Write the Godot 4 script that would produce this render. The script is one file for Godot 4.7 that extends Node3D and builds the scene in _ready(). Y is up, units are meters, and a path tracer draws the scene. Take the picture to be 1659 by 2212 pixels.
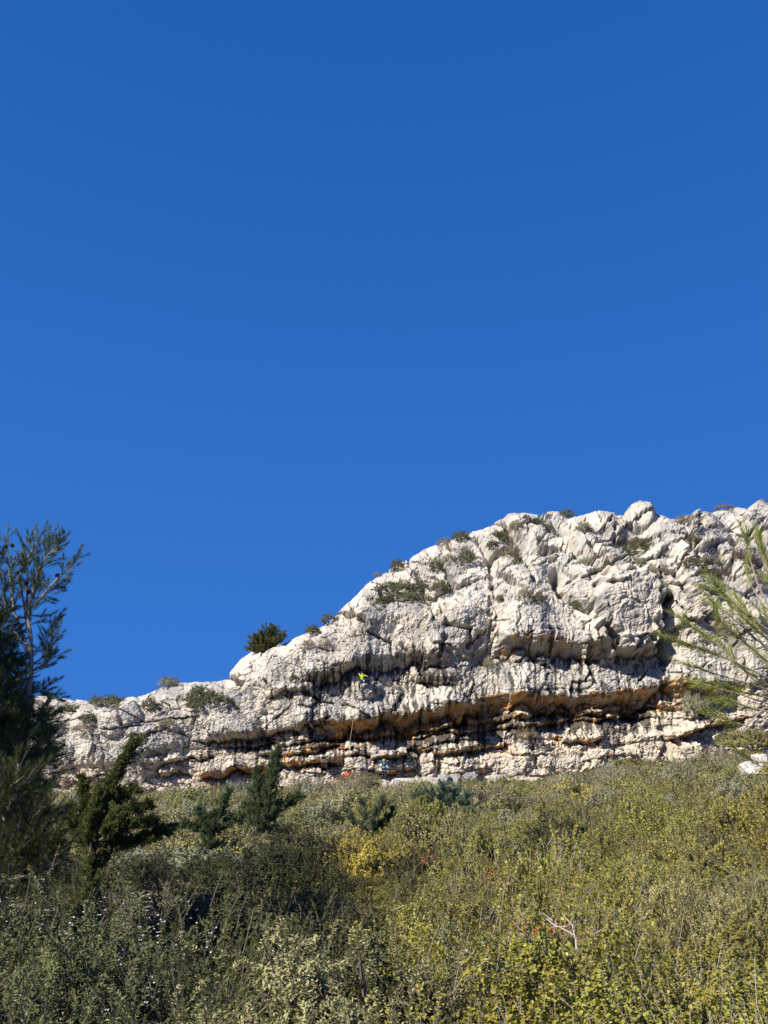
extends Node3D
# A limestone crag above a garrigue slope. Units are metres, y is up, the eye stands at the origin looking towards -z.

const FOCAL := 1770.0          # lens length in units of a 1659 x 2212 frame
const PITCH := 22.0
const EXPOSE := 1.75
var fwd := Vector3.ZERO
var upv := Vector3.ZERO
var names := {}
var ns := FastNoiseLite.new()   # one octave
var nf := FastNoiseLite.new()   # four octaves
var nf2 := FastNoiseLite.new()
var nc := FastNoiseLite.new()    # flat cells
var M := {}


# ---------------------------------------------------------------- small helpers
func rng(s: int) -> RandomNumberGenerator:
	var r := RandomNumberGenerator.new()
	r.seed = s * 7919 + 13
	return r

func sight(px: float, py: float) -> Vector3:
	return fwd + Vector3.RIGHT * ((px - 829.5) / FOCAL) + upv * ((1106.0 - py) / FOCAL)

func spot(px: float, py: float, depth: float) -> Vector3:   # the point seen there at that many metres ahead
	var d := sight(px, py)
	return d * (depth / -d.z)

func ground_y(x: float, z: float) -> float:
	var d := clampf(-z, -20.0, 80.0)
	var y := -1.62 + 0.072 * d + 0.122 * maxf(0.0, x - 0.08 * maxf(d, 0.0)) * sqrt(clampf(d / 73.0, 0.0, 1.0)) + 0.023 * minf(0.0, x)
	y += 0.35 * ns.get_noise_2d(x * 0.12, z * 0.12) * clampf(d / 12.0, 0.0, 1.0)
	y -= 0.5 * exp(-pow((d - 12.0) / 5.5, 2.0)) * smoothstep(3.0, -1.0, x)              # a shallow hollow
	y -= 0.35 * exp(-(pow(x + 1.6, 2.0) / 2.0 + pow(z + 8.0, 2.0) / 5.0))
	return minf(y, 12.0)

func ground_spot(px: float, py: float) -> Vector3:          # where the sight line meets the slope
	var d := sight(px, py)
	var t := 1.5
	while t < 90.0:
		var p := d * t
		if p.y < ground_y(p.x, p.z):
			break
		t += 0.05 + t * 0.01
	var q := d * t
	return Vector3(q.x, ground_y(q.x, q.z), q.z)

func grounded(px: float, depth: float) -> Vector3:
	var p := spot(px, 1700.0, depth)
	return Vector3(p.x, ground_y(p.x, p.z), p.z)

func numbered(called: String) -> String:
	var n: int = names.get(called, 0)
	names[called] = n + 1
	return called if n == 0 else "%s_%03d" % [called, n]

func tag(o: Node, label: String, category: String, group := "", kind := "") -> void:
	if label: o.set_meta("label", label)
	if category: o.set_meta("category", category)
	if group: o.set_meta("group", group)
	if kind: o.set_meta("kind", kind)

func thing(called: String, at: Vector3, label: String, category: String, group := "") -> Node3D:
	var o := Node3D.new()
	o.name = numbered(called)
	o.position = at
	add_child(o)
	tag(o, label, category, group)
	return o

func part(called: String, mesh: Mesh, mat: Material, parent: Node) -> MeshInstance3D:
	var o := MeshInstance3D.new()
	o.name = called
	o.mesh = mesh
	o.material_override = mat
	parent.add_child(o, true)
	return o

func lin(r: float, g: float, b: float) -> Color:             # a linear base colour as sRGB
	return Color(r, g, b).linear_to_srgb()

func path_y(pts: Array, x: float) -> float:
	if x <= pts[0].x: return pts[0].y
	for i in range(1, pts.size()):
		if x <= pts[i].x:
			var a: Vector2 = pts[i - 1]
			var b: Vector2 = pts[i]
			return lerpf(a.y, b.y, (x - a.x) / maxf(b.x - a.x, 0.001))
	return pts[pts.size() - 1].y


# ---------------------------------------------------------------- mesh collector
class MB:
	var v := PackedVector3Array()
	var c := PackedColorArray()
	var ix := PackedInt32Array()
	var nn := PackedVector3Array()

	func leaf(p: Vector3, dir: Vector3, side: Vector3, l: float, w: float, col: Color) -> void:
		var k := v.size()
		v.append(p); v.append(p + dir * (l * 0.5) + side * w); v.append(p + dir * l); v.append(p + dir * (l * 0.5) - side * w)
		c.append(col); c.append(col); c.append(col); c.append(col)
		ix.append(k); ix.append(k + 1); ix.append(k + 2); ix.append(k); ix.append(k + 2); ix.append(k + 3)

	func needle(p: Vector3, dir: Vector3, side: Vector3, l: float, w: float, col: Color) -> void:
		var k := v.size()
		v.append(p - side * w); v.append(p + side * w); v.append(p + dir * l)
		c.append(col); c.append(col); c.append(col)
		ix.append(k); ix.append(k + 1); ix.append(k + 2)

	func round_leaf(p: Vector3, dir: Vector3, side: Vector3, up: Vector3, l: float, w: float, col: Color, col2: Color) -> void:
		var k := v.size()                                    # folded along its midrib, rounded outline
		var lift := up * (w * 0.35)
		v.append(p); v.append(p + dir * (l * 0.28) + side * (w * 0.85) + lift); v.append(p + dir * (l * 0.72) + side * (w * 0.9) + lift)
		v.append(p + dir * l); v.append(p + dir * (l * 0.72) - side * (w * 0.9) + lift); v.append(p + dir * (l * 0.28) - side * (w * 0.85) + lift)
		for i in 6: c.append(col if i < 3 else col2)
		for t in [0, 1, 3, 1, 2, 3, 0, 3, 5, 3, 4, 5]: ix.append(k + t)

	func tube(pts: PackedVector3Array, r0: float, r1: float, sides: int, col: Color) -> void:
		var k := v.size()
		var n := pts.size()
		var side := Vector3.ZERO
		for i in n:
			var t := (pts[mini(i + 1, n - 1)] - pts[maxi(i - 1, 0)]).normalized()
			if i == 0: side = t.cross(Vector3(0.31, 0.2, 0.93)).normalized()
			side = (side - t * side.dot(t)).normalized()
			var other := t.cross(side)
			var r := lerpf(r0, r1, float(i) / (n - 1))
			for s in sides:
				var a := TAU * s / sides
				v.append(pts[i] + (side * cos(a) + other * sin(a)) * r)
				c.append(col)
		for i in n - 1:
			for s in sides:
				var a := k + i * sides + s
				var b := k + i * sides + (s + 1) % sides
				ix.append(a); ix.append(a + sides); ix.append(b); ix.append(b); ix.append(a + sides); ix.append(b + sides)
		for e in 2:
			var at := k + e * (n - 1) * sides
			for s in range(1, sides - 1):
				ix.append(at); ix.append(at + s); ix.append(at + s + 1)

	func quad(a: int, b: int, d: int, e: int) -> void:
		ix.append(a); ix.append(b); ix.append(d); ix.append(a); ix.append(d); ix.append(e)

	func smooth() -> void:
		nn.resize(v.size())
		nn.fill(Vector3.ZERO)
		for t in range(0, ix.size(), 3):
			var a := ix[t]
			var b := ix[t + 1]
			var d := ix[t + 2]
			var n := (v[d] - v[a]).cross(v[b] - v[a])
			nn[a] += n; nn[b] += n; nn[d] += n
		for i in nn.size(): nn[i] = nn[i].normalized()

	func mesh() -> ArrayMesh:
		var a := []
		a.resize(Mesh.ARRAY_MAX)
		a[Mesh.ARRAY_VERTEX] = v
		if c.size(): a[Mesh.ARRAY_COLOR] = c
		if nn.size(): a[Mesh.ARRAY_NORMAL] = nn
		a[Mesh.ARRAY_INDEX] = ix
		var m := ArrayMesh.new()
		m.add_surface_from_arrays(Mesh.PRIMITIVE_TRIANGLES, a)
		return m


# ---------------------------------------------------------------- scene
func _ready() -> void:
	var t0 := Time.get_ticks_msec()
	var p := deg_to_rad(PITCH)
	fwd = Vector3(0, sin(p), -cos(p))
	upv = Vector3(0, cos(p), sin(p))

	var cam := Camera3D.new()
	cam.name = "camera"
	cam.fov = 64.0
	cam.far = 2000.0
	cam.near = 0.05
	cam.rotation_degrees.x = PITCH
	cam.current = true
	add_child(cam)

	var env := Environment.new()
	env.background_mode = Environment.BG_SKY
	var sm := ProceduralSkyMaterial.new()
	sm.sky_top_color = lin(0.0083 / EXPOSE, 0.0906 / EXPOSE, 0.385 / EXPOSE)
	sm.sky_horizon_color = lin(0.0486 / EXPOSE, 0.2137 / EXPOSE, 0.702 / EXPOSE)
	sm.sky_curve = 0.6
	sm.ground_bottom_color = lin(0.10, 0.10, 0.07)
	sm.ground_horizon_color = lin(0.10, 0.12, 0.12)
	sm.sun_angle_max = 1.0
	var sky := Sky.new()
	sky.sky_material = sm
	env.sky = sky
	env.tonemap_mode = Environment.TONE_MAPPER_LINEAR
	env.tonemap_exposure = EXPOSE
	env.sdfgi_enabled = true
	env.ssao_enabled = true
	env.ssil_enabled = true
	var we := WorldEnvironment.new()
	we.name = "surroundings"
	we.environment = env
	add_child(we)

	var sun := DirectionalLight3D.new()
	sun.name = "sun"
	sun.light_color = Color(1.0, 0.96, 0.895)
	sun.light_energy = 1.6
	sun.light_angular_distance = 0.5
	sun.shadow_enabled = true
	add_child(sun)
	sun.look_at_from_position(Vector3.ZERO, -Vector3(-0.61, 0.57, 0.55), Vector3.UP)

	ns.seed = 5; ns.frequency = 1.0; ns.fractal_type = FastNoiseLite.FRACTAL_NONE
	nf.seed = 11; nf.frequency = 1.0; nf.fractal_octaves = 4
	nf2.seed = 23; nf2.frequency = 1.0; nf2.fractal_octaves = 3
	nc.seed = 31; nc.frequency = 1.0; nc.noise_type = FastNoiseLite.TYPE_CELLULAR; nc.cellular_return_type = FastNoiseLite.RETURN_CELL_VALUE; nc.fractal_type = FastNoiseLite.FRACTAL_NONE
	materials()
	build_ground()
	build_cliff()
	print("cliff ", Time.get_ticks_msec() - t0)
	build_boulders()
	build_cliff_plants()
	print("cliff plants ", Time.get_ticks_msec() - t0)
	build_scrub()
	print("scrub ", Time.get_ticks_msec() - t0)
	build_conifers()
	print("conifers ", Time.get_ticks_msec() - t0)
	build_pines()
	print("pines ", Time.get_ticks_msec() - t0)
	build_foreground()
	print("foreground ", Time.get_ticks_msec() - t0)
	build_people()
	print("done ", Time.get_ticks_msec() - t0)


func leaf_material(rough: float, glow: float) -> StandardMaterial3D:
	var m := StandardMaterial3D.new()
	m.vertex_color_use_as_albedo = true
	m.roughness = rough
	m.metallic_specular = 0.4
	m.cull_mode = BaseMaterial3D.CULL_DISABLED
	if glow > 0.0:
		m.backlight_enabled = true
		m.backlight = Color(glow, glow * 0.97, glow * 0.5)
	return m

func materials() -> void:
	M.leaf = leaf_material(0.42, 0.8)
	M.dull = leaf_material(0.7, 0.5)
	M.twig = leaf_material(0.9, 0.0)
	M.rock = leaf_material(0.92, 0.0)
	M.rock.metallic_specular = 0.25
	M.cloth = leaf_material(0.85, 0.0)
	M.shell = leaf_material(0.35, 0.0)
	var soil := StandardMaterial3D.new()
	var nt := NoiseTexture2D.new()
	var fn := FastNoiseLite.new()
	fn.seed = 3; fn.frequency = 0.03; fn.fractal_octaves = 5
	nt.noise = fn; nt.width = 512; nt.height = 512; nt.seamless = true
	var ramp := Gradient.new()
	ramp.set_color(0, lin(0.07, 0.052, 0.035)); ramp.set_color(1, lin(0.26, 0.21, 0.15))
	nt.color_ramp = ramp
	soil.albedo_texture = nt
	soil.uv1_triplanar = true
	soil.uv1_world_triplanar = true
	soil.uv1_scale = Vector3(0.35, 0.35, 0.35)
	soil.roughness = 1.0
	M.soil = soil


func build_ground() -> void:
	var b := MB.new()
	var xs := PackedFloat32Array()
	var zs := PackedFloat32Array()
	for i in range(-46, 47): xs.append(signf(i) * (absf(i) * 0.6 + pow(absf(i) * 0.13, 3.6)))
	for i in range(-16, 66): zs.append(-(i * 1.0 + (pow((i - 40) * 0.25, 3.0) if i > 40 else 0.0) - (pow(-i * 0.4, 3.4) if i < 0 else 0.0)))
	for z in zs:
		for x in xs:
			b.v.append(Vector3(x, ground_y(x, z), z))
	for j in zs.size() - 1:
		for i in xs.size() - 1:
			var a := j * xs.size() + i
			b.quad(a, a + xs.size(), a + xs.size() + 1, a + 1)
	b.smooth()
	var g := part("ground", b.mesh(), M.soil, self)
	tag(g, "stony brown hillside rising to the foot of the cliff", "", "", "structure")


# ---------------------------------------------------------------- the cliff
const CX0 := -70.0
const CDX := 1.5
const COLS := 1250
const ROWS := 400
var RIDGE := [Vector2(-80, 1530), Vector2(60, 1512), Vector2(94, 1505), Vector2(135, 1507), Vector2(200, 1516), Vector2(281, 1506), Vector2(312, 1495), Vector2(368, 1479), Vector2(400, 1478), Vector2(465, 1469), Vector2(490, 1462), Vector2(520, 1428), Vector2(555, 1406), Vector2(620, 1385), Vector2(660, 1370), Vector2(700, 1350), Vector2(735, 1318), Vector2(752, 1302), Vector2(800, 1254), Vector2(835, 1236), Vector2(880, 1213), Vector2(915, 1186), Vector2(960, 1170), Vector2(1000, 1156), Vector2(1030, 1142), Vector2(1060, 1131), Vector2(1098, 1113), Vector2(1120, 1107), Vector2(1160, 1113), Vector2(1180, 1100), Vector2(1205, 1100), Vector2(1230, 1114), Vector2(1290, 1108), Vector2(1350, 1110), Vector2(1362, 1092), Vector2(1385, 1084), Vector2(1404, 1090), Vector2(1420, 1112), Vector2(1450, 1120), Vector2(1510, 1112), Vector2(1550, 1100), Vector2(1600, 1104), Vector2(1630, 1090), Vector2(1642, 1082), Vector2(1700, 1086), Vector2(1800, 1080)]
var BASE := [Vector2(-80, 1715), Vector2(90, 1715), Vector2(280, 1728), Vector2(400, 1722), Vector2(560, 1705), Vector2(700, 1695), Vector2(830, 1692), Vector2(1000, 1692), Vector2(1140, 1690), Vector2(1300, 1662), Vector2(1500, 1632), Vector2(1600, 1606), Vector2(1800, 1570)]
var SHELF := [Vector2(-80, 1565), Vector2(60, 1565), Vector2(300, 1552), Vector2(420, 1530), Vector2(520, 1500), Vector2(640, 1410), Vector2(740, 1370), Vector2(830, 1330), Vector2(1000, 1308), Vector2(1150, 1285), Vector2(1300, 1235), Vector2(1430, 1240), Vector2(1500, 1270), Vector2(1659, 1330), Vector2(1800, 1380)]
var BAND := [Vector2(-80, 1650), Vector2(200, 1650), Vector2(430, 1605), Vector2(660, 1568), Vector2(870, 1552), Vector2(992, 1528), Vector2(1076, 1506), Vector2(1216, 1508), Vector2(1320, 1500), Vector2(1460, 1482), Vector2(1800, 1470)]
var f_out := PackedFloat32Array()
var f_ochre := PackedFloat32Array()
var f_black := PackedFloat32Array()
var f_calm := PackedFloat32Array()
var col_lo := PackedFloat32Array()
var col_hi := PackedFloat32Array()
var rock_at := PackedVector3Array()
var rock_col := PackedColorArray()
var sites := []

func row_of(c: int, y: float) -> float:
	return (col_lo[c] - y) / (col_lo[c] - col_hi[c]) * (ROWS - 1)

func jut(pts: Array, out: float, above: float, under: float, below: float, back: float, ochre: float, black: float, s: float) -> void:
	# a lip of rock that stands out over a recess: a bulge above the lip, its underside, and the hollow below
	var xa: float = pts[0].x
	var xb: float = pts[pts.size() - 1].x
	for c in range(maxi(0, int((xa - CX0) / CDX)), mini(COLS, int((xb - CX0) / CDX) + 1)):
		var x := CX0 + c * CDX
		var e := path_y(pts, x) + 7.0 * nf2.get_noise_2d(x * 0.018, s) + 1.5 * ns.get_noise_2d(x * 0.09, s + 7.0)
		var brk := nc.get_noise_2d(x * 0.017, s)                # the lip breaks off block by block
		e += brk * minf(7.0, above * 0.22)
		var w := smoothstep(0.0, 1.0, minf(x - xa, xb - x) / maxf(10.0, (xb - xa) * 0.1))
		var vary := 0.8 + 0.3 * brk + 0.6 * ns.get_noise_2d(x * 0.014, s + 31.0)
		var o := out * w * clampf(vary, 0.25, 1.4)
		var hu := under * clampf(0.85 + 0.7 * ns.get_noise_2d(x * 0.02, s + 51.0), 0.4, 1.5)
		var bk := back * w
		for r in range(maxi(0, int(row_of(c, e + hu + below))), mini(ROWS, int(row_of(c, e - above)) + 1)):
			var y := lerpf(col_lo[c], col_hi[c], float(r) / (ROWS - 1))
			var k := c * ROWS + r
			if y < e:
				var t := (y - (e - above)) / above
				f_out[k] += o * t * t * (2.0 - t)
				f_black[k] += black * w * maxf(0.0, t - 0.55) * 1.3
			elif y < e + hu:
				var t := (y - e) / hu
				var steps := maxf(1.0, roundf(hu / 9.0))
				var ts := lerpf(t, (floorf(t * steps) + smoothstep(0.45, 1.0, fposmod(t * steps, 1.0))) / steps, 0.85)      # bed by bed
				f_out[k] += lerpf(o, -bk, ts)
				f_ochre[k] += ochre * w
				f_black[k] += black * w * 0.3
				f_calm[k] = minf(f_calm[k], 0.7)
			else:
				var t := (y - e - hu) / below
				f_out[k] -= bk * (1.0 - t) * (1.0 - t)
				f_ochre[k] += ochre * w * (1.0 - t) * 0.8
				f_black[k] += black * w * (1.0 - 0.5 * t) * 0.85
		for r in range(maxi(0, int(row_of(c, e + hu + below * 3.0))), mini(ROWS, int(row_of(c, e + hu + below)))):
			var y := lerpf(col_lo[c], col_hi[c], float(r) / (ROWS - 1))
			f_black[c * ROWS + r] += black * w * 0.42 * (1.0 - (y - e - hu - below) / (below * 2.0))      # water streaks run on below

func swell(cx: float, cy: float, rx: float, ry: float, out: float, calm: float) -> void:
	for c in range(maxi(0, int((cx - rx - CX0) / CDX)), mini(COLS, int((cx + rx - CX0) / CDX) + 1)):
		var x := CX0 + c * CDX
		for r in range(maxi(0, int(row_of(c, cy + ry))), mini(ROWS, int(row_of(c, cy - ry)) + 1)):
			var y := lerpf(col_lo[c], col_hi[c], float(r) / (ROWS - 1))
			var wob := 1.0 + 0.16 * ns.get_noise_2d(x * 0.04 + cx, y * 0.04)
			var q := pow(absf(x - cx) / rx * wob, 2.6) + pow(absf(y - cy) / ry * wob, 2.6)
			if q < 1.0:
				var k := c * ROWS + r
				f_out[k] += out * sqrt(1.0 - q)
				f_calm[k] = lerpf(f_calm[k], calm, smoothstep(0.0, 0.4, 1.0 - q))

func cleft(pts: Array, wide: float, deep: float) -> void:
	for i in pts.size() - 1:
		var a: Vector2 = pts[i]
		var b: Vector2 = pts[i + 1]
		for c in range(maxi(0, int((minf(a.x, b.x) - wide - 8 - CX0) / CDX)), mini(COLS, int((maxf(a.x, b.x) + wide + 8 - CX0) / CDX) + 1)):
			var x := CX0 + c * CDX
			for r in range(maxi(0, int(row_of(c, maxf(a.y, b.y) + wide))), mini(ROWS, int(row_of(c, minf(a.y, b.y) - wide)) + 1)):
				var y := lerpf(col_lo[c], col_hi[c], float(r) / (ROWS - 1))
				var q := Vector2(x + 5.0 * nf.get_noise_2d(x * 0.05, y * 0.05), y)
				var d := q.distance_to(Geometry2D.get_closest_point_to_segment(q, a, b))
				if d < wide:
					var k := c * ROWS + r
					f_out[k] -= deep * (1.0 - d / wide) * 0.8

func site_set(s: int, cw: float, ch: float) -> Dictionary:
	# broken rock: every cell is a block with a tilt, a set-back and a joint round it
	var g := rng(s)
	var nx := int(84.0 / cw) + 4
	var ny := int(40.0 / ch) + 4
	var d := {"cw": cw, "ch": ch, "nx": nx, "ny": ny}
	var px := PackedFloat32Array(); var py := PackedFloat32Array(); var tx := PackedFloat32Array(); var ty := PackedFloat32Array(); var of := PackedFloat32Array()
	for i in nx * ny:
		px.append(g.randf_range(0.08, 0.92)); py.append(g.randf_range(0.08, 0.92))
		tx.append(g.randf_range(-1, 1)); ty.append(g.randf_range(-1, 1)); of.append(g.randf_range(-1, 1))
	d.merge({"px": px, "py": py, "tx": tx, "ty": ty, "of": of})
	return d

func blocks(d: Dictionary, x: float, y: float) -> Vector4:   # tilt x, tilt y, set-back, nearness of the joint
	var cw: float = d.cw
	var ch: float = d.ch
	var u := x / cw
	var w := y / ch
	var iu := floori(u)
	var iw := floori(w)
	var nx: int = d.nx
	var ny: int = d.ny
	var px: PackedFloat32Array = d.px
	var py: PackedFloat32Array = d.py
	var f1 := 1e9
	var f2 := 1e9
	var best := 0
	var bx := 0.0
	var by := 0.0
	for j in range(-1, 2):
		for i in range(-1, 2):
			var k := posmod(iw + j, ny) * nx + posmod(iu + i, nx)
			var dx := iu + i + px[k] - u
			var dy := iw + j + py[k] - w
			var q := dx * dx + dy * dy
			if q < f1:
				f2 = f1; f1 = q; best = k; bx = dx; by = dy
			elif q < f2:
				f2 = q
	return Vector4(-bx * cw * d.tx[best], -by * ch * d.ty[best], d.of[best], sqrt(f2) - sqrt(f1))

func cliff_columns(chunk: int) -> Array:
	var pos := PackedVector3Array()
	var col := PackedColorArray()
	var b1: Dictionary = sites[0]
	var b2: Dictionary = sites[1]
	var b3: Dictionary = sites[2]
	var beds: Dictionary = sites[3]
	var slabs: Dictionary = sites[4]
	var cr := cos(0.5)
	var sr := sin(0.5)
	for c in range(chunk * 50, mini(COLS, chunk * 50 + 50)):
		var px := CX0 + c * CDX
		var ys := path_y(SHELF, px) + 14.0 * ns.get_noise_2d(px * 0.012, 3.0)
		var yr := col_hi[c]
		var yband := path_y(BAND, px)
		var wall := 77.5 - 4.0 * px / 1659.0 + 1.2 * ns.get_noise_2d(px * 0.006, 9.0)
		for r in ROWS:
			var k := c * ROWS + r
			var py := lerpf(col_lo[c], col_hi[c], float(r) / (ROWS - 1))
			var mx := px * 0.0424 + 10.0
			var my := (1800.0 - py) * 0.0424
			var slope := smoothstep(-10.0, 50.0, ys - py)
			var low := smoothstep(-6.0, 14.0, py - yband)
			var calm := f_calm[k]
			my += 0.03 * maxf(0.0, ys - py)
			var wx := mx + 0.5 * nf.get_noise_2d(mx * 0.28, my * 0.28) + 0.2 * nf2.get_noise_2d(mx * 1.6, my * 1.6)
			var wy := my + 0.4 * nf.get_noise_2d(mx * 0.28 + 40.0, my * 0.28) + 0.2 * nf2.get_noise_2d(mx * 1.6 + 9.0, my * 1.6)
			var rx := wx * cr - wy * sr * 0.6
			var ry := wx * sr * 0.6 + wy * cr
			var a := blocks(b1, lerpf(wx, rx, 1.0), ry)
			var b := blocks(b2, rx + 3.0, ry)
			var e := blocks(b3, wx, wy)
			var big := calm * lerpf(0.75, 1.3, slope) * (1.0 - 0.5 * low)
			var open_a := smoothstep(-0.12, 0.16, nf2.get_noise_2d(mx * 0.30 + 61.0, my * 0.34))      # joints gape only here and there
			var open_b := smoothstep(-0.05, 0.2, nf2.get_noise_2d(mx * 0.55, my * 0.6 + 91.0))
			var d := f_out[k]
			d += big * (a.x * 0.24 + a.y * lerpf(0.22, 0.08, slope) + a.z * lerpf(0.5, 0.3, slope) - 1.1 * open_a * smoothstep(0.065, 0.0, a.w))
			var mid := lerpf(0.35, 1.0, calm) * lerpf(0.6, 1.0, slope)
			d += mid * (b.x * 0.17 + b.y * 0.14 + b.z * 0.14 - 0.45 * open_b * smoothstep(0.075, 0.0, b.w))
			d += lerpf(0.9, 0.8, slope) * (e.x * 0.18 + e.y * 0.18 + e.z * 0.03 - 0.08 * smoothstep(0.12, 0.0, e.w))
			d += 0.16 * nf.get_noise_2d(mx * 0.9, my * 0.9 + 70.0) + lerpf(1.0, 0.5, slope) * (0.08 * nf2.get_noise_2d(mx * 2.6 + 3.0, my * 2.6) + 0.06 * nf2.get_noise_2d(mx * 6.5, my * 6.5))
			d += 0.09 * (1.0 - slope) * nf2.get_noise_2d(mx * 2.2, my * 0.35 + 5.0)        # water-worn ribs
			var bed := Vector4.ZERO
			if low > 0.0:
				bed = blocks(beds, wx + 1.4 * ns.get_noise_2d(mx * 0.1, my * 0.2), wy - 0.035 * wx)
				d += low * (bed.z * 0.22 + bed.y * 0.35 - 0.16 * smoothstep(0.1, 0.0, bed.w))
			if slope > 0.02 and px > 950.0:
				var sl := blocks(slabs, wx * 0.78 + wy * 0.62, wy * 0.78 - wx * 0.62)
				d += slope * smoothstep(950.0, 1150.0, px) * calm * (sl.z * 0.5 + sl.y * 0.25 - 1.1 * lerpf(0.25, 1.0, open_a) * smoothstep(0.07, 0.0, sl.w))
			d += slope * 1.5 * smoothstep(900.0, 1150.0, px) * calm * ns.get_noise_2d((mx + my) * 0.19, (mx - my) * 0.05 + 17.0)    # leaning ribs and gullies
			d += slope * 0.5 * calm * ns.get_noise_2d(mx * 0.22 + 5.0, my * 0.16)
			var depth := wall + 0.052 * maxf(0.0, ys - py) + 0.5 * low
			var crest := maxf(0.0, (yr + 26.0 - py) / 26.0)
			depth += 2.2 * crest * crest
			var lean := 0.45 * slope
			d *= 1.0 - 0.55 * minf(crest, 1.0)
			var base := spot(px, py, depth)
			pos.append(base + Vector3(-0.1 * ns.get_noise_2d(px * 0.02, py * 0.02), lean, 1.0).normalized() * d)

			# --- what the rock is made of
			var n1 := nf.get_noise_2d(mx * 0.16 + 9.0, my * 0.16)
			var n2 := nf2.get_noise_2d(mx * 1.1, my * 1.1 + 33.0)
			var n3 := nf2.get_noise_2d(mx * 6.0, my * 6.0)
			var cream := Color(0.458, 0.427, 0.375).lerp(Color(0.403, 0.391, 0.367), clampf(0.5 + 1.5 * n1, 0.0, 1.0))
			cream = cream.lerp(Color(0.514, 0.446, 0.352), low * clampf(0.55 + n2, 0.0, 1.0))
			cream = cream.lerp(Color(0.458, 0.363, 0.292), 0.4 * smoothstep(0.18, 0.5, nf2.get_noise_2d(mx * 0.7 + 71.0, my * 0.9)))
			var streak := nf2.get_noise_2d(mx * 2.6 + 0.5 * n2, my * 0.22 + 12.0)
			var patina := smoothstep(0.02, 0.26, nf.get_noise_2d(mx * 0.33, my * 0.2 + 50.0) + 0.45 * streak + 0.10 * b.z)
			cream = cream.lerp(Color(0.249, 0.246, 0.243), 0.68 * patina * (1.0 - 0.5 * low))
			var och := smoothstep(0.27, 0.62, f_ochre[k] * 0.58 + 0.72 * n2 + 0.45 * nf2.get_noise_2d(mx * 1.6, my * 0.5 + 21.0))
			if och > 0.02 and f_ochre[k] > 0.02:
				var rust := Color(0.506, 0.304, 0.118).lerp(Color(0.363, 0.186, 0.067), clampf(0.5 + 1.6 * nf2.get_noise_2d(mx * 0.9, my * 2.2), 0.0, 1.0))
				cream = cream.lerp(rust, och * 0.9)
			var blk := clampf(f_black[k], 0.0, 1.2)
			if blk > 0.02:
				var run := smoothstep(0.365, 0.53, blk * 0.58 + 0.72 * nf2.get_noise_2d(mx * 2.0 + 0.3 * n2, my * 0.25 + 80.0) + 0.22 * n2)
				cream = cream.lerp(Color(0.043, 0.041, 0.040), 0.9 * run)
			var tone := 1.0 + 0.10 * b.z + 0.06 * e.z + 0.16 * n3 + 0.10 * n2
			col.append(Color(cream.r * tone, cream.g * tone, cream.b * tone))
	return [pos, col]

var chunks := []
func run_chunk(i: int) -> void:
	chunks[i] = cliff_columns(i)

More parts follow.
